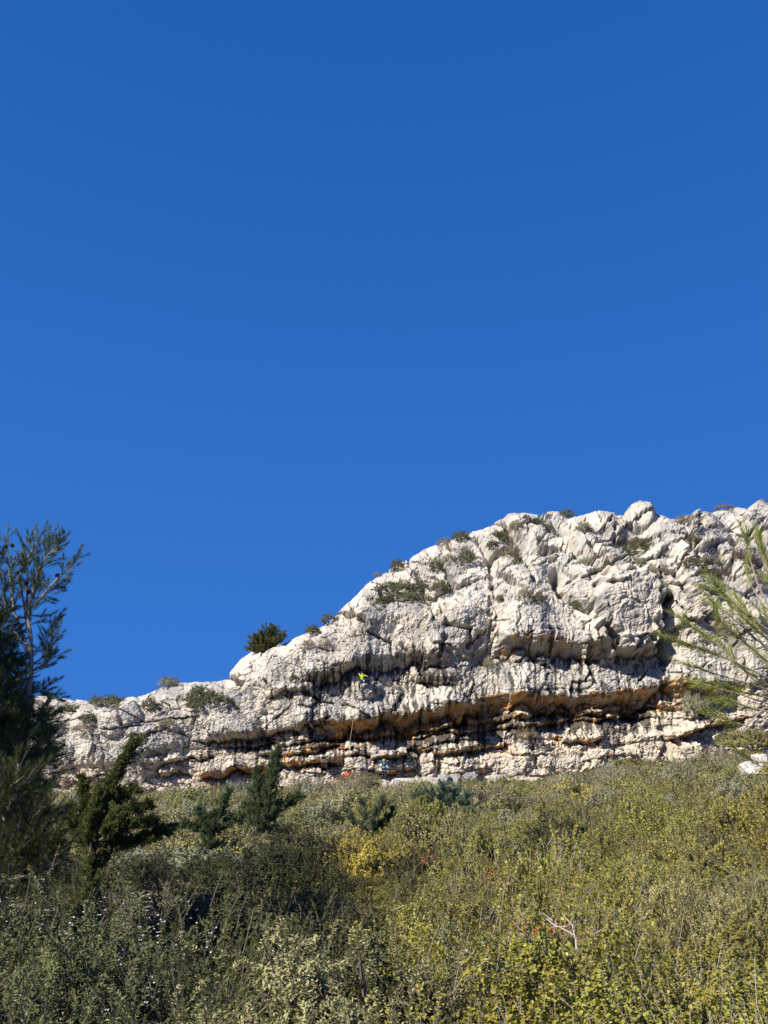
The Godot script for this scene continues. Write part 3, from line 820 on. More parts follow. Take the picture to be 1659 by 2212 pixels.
func build_scrub() -> void:
	var root := Node3D.new()
	root.name = "garrigue_scrub"
	add_child(root)
	tag(root, "dense low garrigue scrub covering the whole slope below the cliff", "scrub", "", "stuff")
	var g := rng(900)
	var sets := {}
	for k in kinds: sets[k] = []
	for layer in 2:                                             # mounds first, then low growth between them
		var d := 4.1
		while d < 71.0:
			var step := (0.62 + 0.045 * d) if d < 12.5 else (1.0 + 0.012 * d)
			if layer == 1: step *= 0.72
			var x := -0.62 * d - 2.0
			while x < 0.62 * d + 2.0:
				var px := x + g.randf_range(-0.55, 0.55) * step
				var pz := -d + g.randf_range(-0.55, 0.55) * step
				x += step
				var tx := px / -pz
				var mixv := nf.get_noise_2d(px * 0.11, pz * 0.11) + 0.3 * g.randf_range(-1, 1)
				var tone := 1.0 + 0.2 * nf2.get_noise_2d(px * 0.3 + 50.0, pz * 0.3) + 0.2 * g.randf_range(-1, 1)
				var warm := 0.12 * g.randf_range(-1, 1)
				var s := g.randf_range(0.75, 1.3)
				var hgt := g.randf_range(0.65, 1.45)
				var kind := ""
				var tint := Color(tone * (1.0 + warm), tone, tone * (1.0 - warm))
				if d < 12.5:
					if tx < -0.16 and d < 4.9: continue               # the rosemary stands there
					if d < 4.3 and tx < 0.06: continue                 # and the grey heath there
					kind = ("oak" if d < 7.5 else "mid_oak")
					if mixv > 0.34: kind = "grey_heath"
					elif mixv < -0.42 and g.randf() < 0.25: kind = "dead"
					if tx < -0.02 + 0.06 * g.randf_range(-1, 1) and d > 4.2: kind = "mastic" if g.randf() < 0.93 else "mid_oak"  # darkened bushes fill the hollow: shade put into leaf colour
				else:
					kind = "green" if mixv < 0.05 else ("silver" if mixv < 0.28 else "brown")
					if g.randf() < 0.25: kind = ["green", "silver", "brown"][g.randi() % 3]
					if d < 24.0 and tx > -0.03 and g.randf() < 0.75: kind = "mid_oak"
					elif d < 18.0 and g.randf() < 0.85: kind = "mastic"  # the shade-darkened bushes carry on up the slope
					s *= 1.05 + 0.006 * d
				if layer == 1:
					s *= 0.6
					hgt *= 0.55
				if tx < 0.03 and d > 8.0 and d < 24.0: hgt *= 0.72
				if d > 52.0: hgt *= 0.45
				var b := Basis(Vector3.UP, g.randf() * TAU).scaled(Vector3(s, s * hgt, s))
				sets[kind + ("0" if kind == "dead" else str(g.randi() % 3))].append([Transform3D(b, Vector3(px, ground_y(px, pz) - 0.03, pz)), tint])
			d += step * 0.9
	var plain := {"oak": "leafy_oak", "mid_oak": "small_oak", "grey_heath": "heath", "green": "green_scrub", "silver": "silver_scrub", "brown": "dry_scrub", "dead": "dead_twig", "mastic": "shade_darkened_evergreen"}
	for k in sets:
		var stem: String = k.left(k.length() - 1)
		if sets[k].size(): scatter(plain[stem], k, sets[k], root)


# ---------------------------------------------------------------- conifers
func plume_mesh(s: int, ca: Color, cb: Color) -> ArrayMesh:       # a tapering spray of scale leaves, 1 m long
	var g := rng(s)
	var b := MB.new()
	for i in 46:
		var t := i / 46.0
		var a := g.randf() * TAU
		var side := Vector3(cos(a), 0, sin(a))
		var reach := (0.40 * (1.0 - t) + 0.08) * g.randf_range(0.4, 1.2)
		var p := Vector3(0, t * 0.9, 0) + side * 0.02
		var dir := (Vector3.UP * g.randf_range(0.7, 1.3) + side).normalized()
		var col := shade(g, ca, cb, 0.22)
		for k in 4:
			var q := p + dir * (reach * (0.15 + 0.25 * k))
			var d2 := (dir + jitter(g) * 0.45).normalized()
			b.leaf(q, d2, d2.cross(jitter(g)).normalized(), reach * 0.5 + 0.05, 0.03, shade(g, col, col, 0.15))
	return b.mesh()

func place_plumes(called: String, parent: Node3D, meshes: Array, places: Array) -> void:
	var b := MB.new()                                            # joined: the sprays of one crown
	for pl in places:
		var t: Transform3D = pl[0]
		var src: Array = meshes[pl[1] % meshes.size()].surface_get_arrays(0)
		var vv: PackedVector3Array = t * (src[Mesh.ARRAY_VERTEX] as PackedVector3Array)
		var k := b.v.size()
		b.v.append_array(vv)
		b.c.append_array(src[Mesh.ARRAY_COLOR])
		var si: PackedInt32Array = src[Mesh.ARRAY_INDEX]
		for i in si.size(): si[i] += k
		b.ix.append_array(si)
	part(called, b.mesh(), M.dull, parent)

func aim(at: Vector3, dir: Vector3, long: float, wide: float, roll: float) -> Transform3D:
	var y := dir.normalized()
	var x := y.cross(Vector3(0.3, 0.1, 0.95)).normalized()
	var z := x.cross(y)
	return Transform3D(Basis(x, y, z) * Basis(Vector3.UP, roll), at) * Transform3D(Basis().scaled(Vector3(wide, long, wide)), Vector3.ZERO)

func conifer(called: String, label: String, at: Vector3, spines: Array, depth: float, ca: Color, cb: Color, s: int, reach: float, dens: float, long: float) -> void:
	# spines: [[px,py,...], half width px at the foot, half width px at the tip]
	var g := rng(s)
	var t := thing(called, at, label, "tree")
	var meshes := [plume_mesh(s, ca, cb), plume_mesh(s + 1, ca, cb), plume_mesh(s + 2, ca, cb)]
	var wood := MB.new()
	var places := []
	var m := depth / FOCAL
	for si in spines.size():
		var sp: Array = spines[si]
		var pts := PackedVector3Array()
		var z := depth + g.randf_range(-0.25, 0.25) * (1.0 if si else 0.0)
		for i in range(0, sp[0].size(), 2):
			pts.append(spot(sp[0][i], sp[0][i + 1], z) - at)
		if si == 0: pts.insert(0, Vector3(0, -0.2, 0))
		wood.tube(pts, 0.035 if si == 0 else 0.018, 0.006, 6, Color(0.13, 0.10, 0.08))
		var total := 0.0
		for i in pts.size() - 1: total += pts[i].distance_to(pts[i + 1])
		var n := int(total * dens)
		for k in n:
			var u := (k + g.randf()) / n
			var want := u * total
			var i := 0
			while i < pts.size() - 2 and want > pts[i].distance_to(pts[i + 1]):
				want -= pts[i].distance_to(pts[i + 1]); i += 1
			var seg := (pts[i + 1] - pts[i]).normalized()
			var p := pts[i] + seg * want
			var wide := lerpf(sp[1], sp[2], u) * m
			var out := seg.cross(jitter(g)).normalized()
			var lump := 0.3 + 1.0 * pow(g.randf(), 1.7)
			var dir := (out * reach + seg * 0.7 + Vector3.UP * 0.2 + jitter(g) * 0.2).normalized()
			var far := wide * lump
			var tip := p + dir * far + Vector3.UP * far * 0.25
			wood.tube(PackedVector3Array([p, p + dir * far * 0.6, tip]), 0.006, 0.003, 3, Color(0.13, 0.10, 0.08))
			for q in 3:
				var w := 0.35 + 0.3 * q
				var pd := (dir + seg * 0.5 + Vector3.UP * 0.3 + jitter(g) * 0.4).normalized()
				places.append([aim(p.lerp(tip, w), pd, long * g.randf_range(0.5, 1.1), long * g.randf_range(0.5, 0.9), g.randf() * TAU), k + q])
		places.append([aim(pts[pts.size() - 1] - (pts[pts.size() - 1] - pts[pts.size() - 2]).normalized() * long * 0.3, pts[pts.size() - 1] - pts[pts.size() - 2], long * 0.6, long * 0.5, 0.0), 1])
	part("trunk", wood.mesh(), M.twig, t)
	place_plumes("crown", t, meshes, places)

func build_conifers() -> void:
	var blue_a := Color(0.060, 0.092, 0.040)
	var blue_b := Color(0.104, 0.140, 0.068)
	var gold_a := Color(0.152, 0.160, 0.046)
	var gold_b := Color(0.084, 0.114, 0.042)
	conifer("juniper_tree", "dark pointed juniper with two tips standing before the lower cliff", grounded(567, 22.0),
		[[[567, 1800, 575, 1740, 588, 1680, 599, 1624], 50, 4], [[562, 1790, 556, 1730, 557, 1664], 32, 4], [[575, 1775, 610, 1742, 646, 1722], 14, 4], [[560, 1795, 540, 1765, 532, 1740], 14, 4]], 22.0, blue_a, blue_b, 300, 1.2, 85.0, 0.20)
	conifer("juniper_tree", "small dark juniper with sideways swept sprays beside the pointed juniper", grounded(454, 18.5),
		[[[452, 1815, 466, 1770, 494, 1710], 24, 3], [[452, 1800, 425, 1788, 398, 1784], 12, 4], [[460, 1795, 490, 1778, 516, 1768], 11, 4], [[458, 1800, 436, 1764, 428, 1750], 13, 4]], 18.5, blue_a, blue_b, 310, 1.1, 62.0, 0.17)
	conifer("juniper_bush", "wide bluish green juniper bush amid the middle of the scrub", grounded(956, 24.0),
		[[[952, 1790, 956, 1750, 959, 1702], 36, 10], [[950, 1780, 925, 1745, 900, 1722], 24, 8], [[960, 1780, 990, 1745, 1010, 1722], 26, 8], [[956, 1770, 975, 1730, 984, 1708], 24, 8], [[950, 1770, 935, 1730, 930, 1712], 22, 8], [[958, 1785, 1000, 1765, 1022, 1752], 16, 6], [[948, 1785, 910, 1768, 888, 1760], 16, 6]], 24.0, Color(0.084, 0.135, 0.096), Color(0.135, 0.185, 0.135), 320, 1.1, 60.0, 0.2)
	conifer("juniper_bush", "thin grey green juniper with two wispy tips before the wide juniper", grounded(797, 19.0),
		[[[797, 1815, 800, 1780, 828, 1728], 18, 5], [[796, 1805, 786, 1770, 782, 1734], 16, 5], [[796, 1810, 770, 1785, 758, 1762], 12, 5], [[800, 1800, 835, 1770, 850, 1752], 12, 5]], 19.0, Color(0.096, 0.124, 0.074), Color(0.135, 0.163, 0.101), 330, 1.0, 50.0, 0.16)
	conifer("leaning_cypress", "golden green cypress leaning and swept sideways before the left cliff", grounded(215, 12.0),
		[[[212, 1850, 222, 1760, 243, 1690, 266, 1647, 292, 1606], 50, 14], [[186, 1850, 186, 1760, 180, 1684], 20, 5], [[215, 1800, 255, 1762, 320, 1742], 20, 5], [[215, 1815, 265, 1782, 330, 1778], 18, 5], [[210, 1780, 240, 1735, 290, 1708], 20, 5], [[205, 1830, 165, 1790, 150, 1750], 24, 6], [[180, 1895, 205, 1862, 236, 1838, 282, 1822, 330, 1806, 368, 1795], 18, 5], [[200, 1840, 236, 1790, 276, 1742], 26, 6], [[195, 1840, 200, 1770, 215, 1715], 30, 8], [[205, 1850, 225, 1810, 262, 1792], 26, 8]], 12.0, gold_a, gold_b, 340, 0.75, 85.0, 0.15)
	conifer("ridge_tree", "small rounded tree on the skyline at the cliff edge", cliff_at(580, 1408),
		[[[578, 1412, 574, 1392, 578, 1366], 30, 12], [[576, 1410, 558, 1392, 548, 1382], 22, 12], [[578, 1408, 596, 1388, 608, 1374], 22, 12], [[570, 1412, 552, 1404, 542, 1400], 18, 10], [[580, 1405, 588, 1376, 592, 1358], 20, 10], [[565, 1405, 560, 1380, 562, 1372], 20, 10]], -cliff_at(580, 1408).z, Color(0.083, 0.098, 0.034), Color(0.128, 0.135, 0.049), 350, 1.1, 26.0, 0.5)


# ---------------------------------------------------------------- pines
func tuft_mesh(s: int, n: int, ln: float, wide: float, ca: Color, cb: Color) -> ArrayMesh:   # needles round a shoot 0.16 m long, pointing up
	var g := rng(s)
	var b := MB.new()
	for i in n:
		var t := pow(g.randf(), 0.7)
		var a := g.randf() * TAU
		var side := Vector3(cos(a), 0, sin(a))
		var dir := (Vector3.UP * lerpf(0.45, 1.7, t) + side * g.randf_range(0.6, 1.1)).normalized()
		b.needle(Vector3(0, t * 0.16, 0), dir, dir.cross(jitter(g)).normalized(), ln * g.randf_range(0.7, 1.1), wide, shade(g, ca, cb, 0.2))
	return b.mesh()

func build_pines() -> void:
	var g := rng(400)
	var bark := Color(0.26, 0.235, 0.215)
	# ---- the tall pine at the edge of the frame
	var dd := 8.5
	var at := grounded(-30, dd)
	var t := thing("pine_tree", at, "tall dark Aleppo pine with upswept top against the sky", "tree")
	var dark := [tuft_mesh(1, 90, 0.062, 0.0016, Color(0.073, 0.109, 0.037), Color(0.125, 0.168, 0.058)), tuft_mesh(2, 90, 0.062, 0.0016, Color(0.066, 0.102, 0.041), Color(0.109, 0.154, 0.066))]
	var wood := MB.new()
	var places := []
	var limb := func(a: Array, r0: float, r1: float, dz: float) -> PackedVector3Array:
		var pts := PackedVector3Array()
		for i in range(0, a.size(), 2):
			pts.append(spot(a[i], a[i + 1] + (18.0 if a[i + 1] < 1300 else 0.0), dd + dz * i / a.size()) - at + jitter(g) * 0.008)
		wood.tube(pts, r0 * 0.55, r1 * 0.7, 6, bark)
		return pts
	var trunk := PackedVector3Array([Vector3(0, -0.3, 0), spot(-10, 1850, dd) - at, spot(20, 1700, dd) - at, spot(50, 1560, dd) - at, spot(62, 1500, dd) - at])
	wood.tube(trunk, 0.11, 0.05, 8, Color(0.16, 0.13, 0.11))
	var sprig := func(p: Vector3, dir: Vector3, ln: float, n: int) -> void:   # a twig with tufts towards its end
		var bend := (dir.normalized() + Vector3.UP * 0.35 + jitter(g) * 0.2).normalized()
		var mid := p + dir.normalized() * ln * 0.5
		var tip := mid + bend * ln * 0.5
		wood.tube(PackedVector3Array([p, mid, tip]), 0.006, 0.003, 3, bark)
		for k in n:
			var u := 1.0 - 0.75 * k / n
			var q := p.lerp(mid, u * 2.0) if u < 0.5 else mid.lerp(tip, u * 2.0 - 1.0)
			places.append([aim(q - bend * 0.08, (bend + jitter(g) * (0.12 if k == 0 else 0.5)).normalized(), g.randf_range(0.8, 1.15), g.randf_range(0.8, 1.1), g.randf() * TAU), g.randi()])
	var tops := [[[62, 1500, 72, 1450, 66, 1380, 64, 1330, 66, 1295, 88, 1272, 124, 1234, 144, 1216, 160, 1198], 0.045, 15], [[66, 1380, 60, 1330, 70, 1262, 82, 1215, 104, 1182, 124, 1162], 0.03, 13], [[64, 1330, 70, 1280, 86, 1222, 98, 1186, 104, 1160], 0.026, 13], [[64, 1340, 58, 1280, 62, 1215, 66, 1154], 0.026, 14], [[66, 1360, 52, 1300, 44, 1226, 58, 1186, 80, 1154], 0.024, 13], [[62, 1400, 30, 1320, 20, 1236, 16, 1156], 0.028, 15], [[62, 1420, 20, 1340, 4, 1256, -6, 1180], 0.028, 14], [[62, 1480, -20, 1410, -40, 1290, -30, 1200], 0.03, 16], [[70, 1440, 92, 1420, 100, 1390, 116, 1350], 0.014, 7], [[72, 1450, 94, 1430, 106, 1404, 114, 1380], 0.012, 6], [[74, 1456, 96, 1440, 110, 1422], 0.01, 5], [[62, 1500, 86, 1490, 112, 1500], 0.012, 6], [[88, 1272, 104, 1256, 116, 1254], 0.012, 4]]
	for q in tops:
		var pts: PackedVector3Array = limb.call(q[0], q[1], 0.005, g.randf_range(-0.5, 0.5))
		var n: int = q[2]
		for k in n:
			var u := 0.3 + 0.7 * (k + g.randf()) / n
			var i := clampi(int(u * (pts.size() - 1)), 0, pts.size() - 2)
			var p := pts[i].lerp(pts[i + 1], u * (pts.size() - 1) - i)
			sprig.call(p, (pts[i + 1] - pts[i]).normalized() * 0.8 + jitter(g) * 0.5, g.randf_range(0.08, 0.17), 2)
		sprig.call(pts[pts.size() - 1], pts[pts.size() - 1] - pts[pts.size() - 2], 0.16, 3)
	# boughs that hang together as dark masses: centre, half sizes in px, bough count
	for q in [[-14, 1410, 34, 60, 36], [4, 1480, 44, 46, 40], [-20, 1340, 34, 60, 30], [8, 1560, 60, 60, 76], [56, 1566, 32, 34, 24], [28, 1640, 60, 50, 66], [0, 1680, 70, 60, 60], [-40, 1500, 60, 200, 90]]:
		var c := spot(q[0], q[1], dd) - at
		for k in q[4]:
			var off := jitter(g) * 0.45
			var p := c + Vector3(off.x * q[2], off.y * q[3], off.z * q[2]) * dd / FOCAL
			var from := c.lerp(p, 0.25)
			wood.tube(PackedVector3Array([from, p]), 0.007, 0.004, 3, Color(0.16, 0.14, 0.12))
			sprig.call(p, Vector3(off.x, off.y * 0.4, off.z) + jitter(g) * 0.25 + Vector3(0.2, 0.1, 0), g.randf_range(0.14, 0.28), 5)
	part("trunk", wood.mesh(), M.twig, t)
	place_plumes("crown", t, dark, places)
	# cones on the upper limbs
	var cone := MB.new()
	for j in 7:
		for i in 8:
			var a := TAU * (i + 0.5 * (j % 2)) / 8
			var r := 0.02 * sin(PI * (j + 0.8) / 8.0)
			var p := Vector3(cos(a) * r, 0.008 * j, sin(a) * r)
			cone.leaf(p * 0.6 + Vector3(0, 0.003 * j, 0), Vector3(cos(a), 0.9, sin(a)).normalized(), Vector3(-sin(a), 0, cos(a)), 0.022, 0.008, Color(0.10, 0.07, 0.05))
	var cm := cone.mesh()
	for q in [[22, 1174], [12, 1178], [62, 1258], [128, 1240], [128, 1165], [136, 1146], [44, 1246], [66, 1276]]:
		var c := part("cone", cm, M.twig, t)
		c.position = spot(q[0], q[1], dd - 0.05) - at
		c.rotation = Vector3(2.4, q[0] * 0.1, 0.4)
		c.scale = Vector3.ONE * 0.9

	# ---- two more pines just beyond the frame; their shade lies over the hollow
	for far_pine in [[-5.9, -8.2, 1.1, "dense pine standing beside the tall pine, shading the hollow"], [-5.1, -6.6, 1.0, "dense pine beyond the rosemary at the very edge of the view"]]:
		wood.v.clear(); wood.c.clear(); wood.ix.clear()
		places.clear()
		at = Vector3(far_pine[0], ground_y(far_pine[0], far_pine[1]), far_pine[1])
		t = thing("pine_tree", at, far_pine[3], "tree")
		t.scale = Vector3.ONE * far_pine[2]
		wood.tube(PackedVector3Array([Vector3(0, -0.3, 0), Vector3(0.1, 1.5, 0), Vector3(0, 3.2, 0.1), Vector3(0.1, 4.6, 0)]), 0.1, 0.02, 8, Color(0.16, 0.13, 0.11))
		for k in 620:
			var u := g.randf()
			var h := 1.5 + 3.3 * u
			var a := g.randf() * TAU
			var reach := lerpf(1.25, 0.6, u) * sqrt(g.randf())
			var p := Vector3(cos(a) * reach, h + reach * 0.2, sin(a) * reach)
			if k % 3 == 0: wood.tube(PackedVector3Array([Vector3(0.05, h - 0.2, 0), p]), 0.014, 0.006, 4, Color(0.16, 0.14, 0.12))
			sprig.call(p, Vector3(cos(a), 0.4, sin(a)) + jitter(g) * 0.3, g.randf_range(0.2, 0.35), 7)
		part("trunk", wood.mesh(), M.twig, t)
		place_plumes("crown", t, dark, places)

	# ---- the young pine in front of it
	dd = 6.2
	at = grounded(-20, dd)
	t = thing("pine_tree", at, "young bright green pine at the foot of the tall pine", "tree")
	wood.v.clear(); wood.c.clear(); wood.ix.clear()
	places.clear()
	var fresh := [tuft_mesh(5, 70, 0.055, 0.0012, Color(0.038, 0.052, 0.014), Color(0.066, 0.077, 0.019)), tuft_mesh(6, 70, 0.055, 0.0012, Color(0.027, 0.038, 0.011), Color(0.046, 0.058, 0.015))]
	wood.tube(PackedVector3Array([Vector3(0, -0.3, 0), spot(0, 1850, dd) - at, spot(30, 1720, dd) - at, spot(40, 1650, dd) - at]), 0.05, 0.008, 6, bark)
	for q in [[28, 1700, 26, 20, 16], [-5, 1740, 34, 24, 22], [50, 1765, 30, 22, 16], [80, 1800, 30, 24, 16], [0, 1820, 46, 34, 26], [60, 1850, 44, 30, 22], [100, 1870, 30, 26, 12], [-10, 1890, 50, 36, 22]]:
		var c := spot(q[0], q[1], dd) - at
		var root := spot(20, minf(q[1] + 60, 1900), dd) - at
		wood.tube(PackedVector3Array([root, root.lerp(c, 0.5) + jitter(g) * 0.03, c]), 0.014, 0.006, 5, bark)
		for k in q[4]:
			var off := jitter(g) * 0.45
			var p := c + Vector3(off.x * q[2], off.y * q[3], off.z * q[2]) * dd / FOCAL
			wood.tube(PackedVector3Array([c.lerp(p, 0.1), c.lerp(p, 0.6) + jitter(g) * 0.02, p]), 0.005, 0.003, 3, bark)
			sprig.call(p, Vector3(off.x, absf(off.y) * 0.5 + 0.2, off.z) + jitter(g) * 0.2 + Vector3(0.2, 0.2, 0), g.randf_range(0.12, 0.24), 4)
	part("trunk", wood.mesh(), M.twig, t)
	place_plumes("crown", t, fresh, places)

	# ---- the pine that reaches in from the other side, its trunk beyond the frame
	dd = 5.0
	at = grounded(1960, dd)
	t = thing("pine_tree", at, "pine reaching in with pale twigs and bright needle brushes before the cliff", "tree")
	wood = MB.new()
	places = []
	var pale := Color(0.25, 0.21, 0.17)
	var near := [tuft_mesh(8, 84, 0.072, 0.0014, Color(0.165, 0.215, 0.038), Color(0.28, 0.305, 0.065)), tuft_mesh(9, 84, 0.072, 0.0014, Color(0.15, 0.195, 0.04), Color(0.255, 0.28, 0.065))]
	var foot := spot(1960, 1750, dd) - at
	var stem := PackedVector3Array([Vector3(0, -0.3, 0), foot, spot(1945, 1500, dd) - at, spot(1965, 1300, dd) - at, spot(1950, 1120, dd) - at])
	wood.tube(stem, 0.07, 0.012, 8, Color(0.22, 0.18, 0.15))
	for k in 44:                                             # the boughs on its other sides
		var u := 0.3 + 0.7 * k / 43.0
		var i := clampi(int(u * 4.0), 0, 3)
		var p0 := stem[i].lerp(stem[i + 1], u * 4.0 - i)
		var a := g.randf_range(-1.9, 1.9)
		var out := Vector3(cos(a), g.randf_range(0.2, 0.7), sin(a)).normalized()
		var far := (0.45 if out.x < 0.1 else 1.2) * lerpf(1.0, 0.35, u) * g.randf_range(0.7, 1.1)
		var p1 := p0 + out * far * 0.55
		var p2 := p0 + out * far + Vector3.UP * far * 0.2
		wood.tube(PackedVector3Array([p0, p1, p2]), 0.011, 0.003, 5, pale)
		for n in int(far / 0.045):
			var w := 0.35 + 0.65 * g.randf()
			var q := p1.lerp(p2, w) if w > 0.5 else p0.lerp(p1, w * 2.0)
			var dir := (out + jitter(g) * 0.5 + Vector3.UP * 0.2).normalized()
			places.append([aim(q, dir, 1.0, 0.9, g.randf() * TAU), g.randi()])
	# each: line from the tip inwards, length of needled end in px
	var arms := [
		[[1435, 1371, 1502, 1395, 1586, 1429, 1670, 1470, 1780, 1545, 1945, 1640], 110, -0.2], [[1463, 1331, 1511, 1364, 1558, 1398, 1614, 1454, 1680, 1520, 1945, 1660], 110, 0.1],
		[[1474, 1431, 1539, 1454, 1614, 1476, 1680, 1496, 1945, 1600], 100, 0.0], [[1519, 1283, 1567, 1322, 1631, 1378, 1690, 1430, 1945, 1560], 80, 0.2],
		[[1533, 1241, 1581, 1300, 1631, 1342, 1690, 1380, 1945, 1520], 110, -0.1], [[1522, 1476, 1586, 1490, 1680, 1512, 1945, 1620], 70, 0.15],
		[[1529, 1540, 1570, 1556, 1612, 1568, 1650, 1530, 1700, 1520, 1945, 1640], 50, -0.1], [[1556, 1504, 1609, 1524, 1680, 1544, 1945, 1650], 50, 0.0],
		[[1609, 1149, 1618, 1200, 1636, 1260, 1670, 1330, 1945, 1480], 44, 0.1], [[1640, 1160, 1650, 1200, 1664, 1250, 1700, 1310, 1945, 1470], 60, 0.0], [[1626, 1152, 1640, 1188, 1655, 1230, 1690, 1290, 1945, 1460], 40, 0.2],
		[[1587, 1616, 1632, 1646, 1670, 1648, 1945, 1700], 26, -0.15], [[1612, 1338, 1640, 1366, 1680, 1400, 1945, 1550], 50, -0.2], [[1590, 1290, 1616, 1330, 1650, 1372, 1700, 1420, 1945, 1540], 60, 0.25],
		[[1566, 1268, 1600, 1320, 1640, 1380, 1690, 1440, 1945, 1570], 60, 0.3], [[1608, 1224, 1620, 1260, 1650, 1310, 1945, 1500], 30, 0.1], [[1500, 1470, 1540, 1484, 1600, 1500, 1690, 1530, 1945, 1630], 30, 0.3],
		[[1620, 1400, 1650, 1430, 1700, 1470, 1945, 1590], 60, 0.1], [[1600, 1440, 1640, 1470, 1700, 1500, 1945, 1610], 60, -0.1], [[1560, 1345, 1600, 1380, 1660, 1430, 1945, 1580], 60, -0.25], [[1640, 1310, 1665, 1340, 1720, 1390, 1945, 1540], 50, 0.0], [[1648, 1240, 1672, 1270, 1720, 1320, 1945, 1490], 50, 0.1]]
	for q in arms:
		var pts := PackedVector3Array()
		var cnt: int = q[0].size() / 2
		for i in cnt:
			pts.append(spot(q[0][i * 2], q[0][i * 2 + 1], dd + q[2] * (1.0 - float(i) / cnt)) - at)
		var rev := pts.duplicate()
		rev.reverse()
		wood.tube(rev, 0.009, 0.0016, 5, pale)
		var long: float = q[1] * 1.25 * dd / FOCAL
		var run := 0.0
		for i in cnt - 1:
			var seg := pts[i] - pts[i + 1]
			var n := maxi(1, int(seg.length() / 0.05))
			for k in n:
				var u := float(k) / n
				var here := run + seg.length() * u
				if here > long or (here > 0.12 and g.randf() < 0.3): continue
				var p := pts[i] - seg * u
				places.append([aim(p - seg.normalized() * 0.12, (seg.normalized() + jitter(g) * 0.1).normalized(), 1.0, 0.75 if here > 0.05 else 0.95, g.randf() * TAU), g.randi()])
				if here > 0.10 and here < long and g.randf() < 0.45:          # short side shoots
					var out := (seg.normalized() + jitter(g) * 0.6).normalized()
					var ln := g.randf_range(0.08, 0.17)
					wood.tube(PackedVector3Array([p, p + out * ln]), 0.003, 0.002, 4, pale)
					places.append([aim(p + out * (ln - 0.12), out, 1.0, 0.9, g.randf() * TAU), g.randi()])
			run += seg.length()
	part("trunk", wood.mesh(), M.twig, t)
	place_plumes("crown", t, near, places)


# ---------------------------------------------------------------- the plants close to the eye
func grass_tuft(s: int, n: int, hgt: float, spread: float, ca: Color, cb: Color, wide := 0.0022) -> ArrayMesh:
	var g := rng(s)
	var b := MB.new()
	for i in n:
		var a := g.randf() * TAU
		var root := Vector3(cos(a), 0, sin(a)) * spread * 0.3 * sqrt(g.randf())
		var lean := Vector3(cos(a), 0, sin(a)) * g.randf_range(0.1, 1.0) * spread
		var hh := hgt * g.randf_range(0.55, 1.1)
		var p0 := root
		var p1 := root + Vector3(0, hh * 0.6, 0) + lean * 0.25 + jitter(g) * 0.02
		var p2 := root + Vector3(0, hh * g.randf_range(0.7, 1.0), 0) + lean + jitter(g) * 0.05
		var col := shade(g, ca, cb, 0.2)
		b.tube(PackedVector3Array([p0, p1, p2]), wide, wide * 0.4, 3, col)
	return b.mesh()

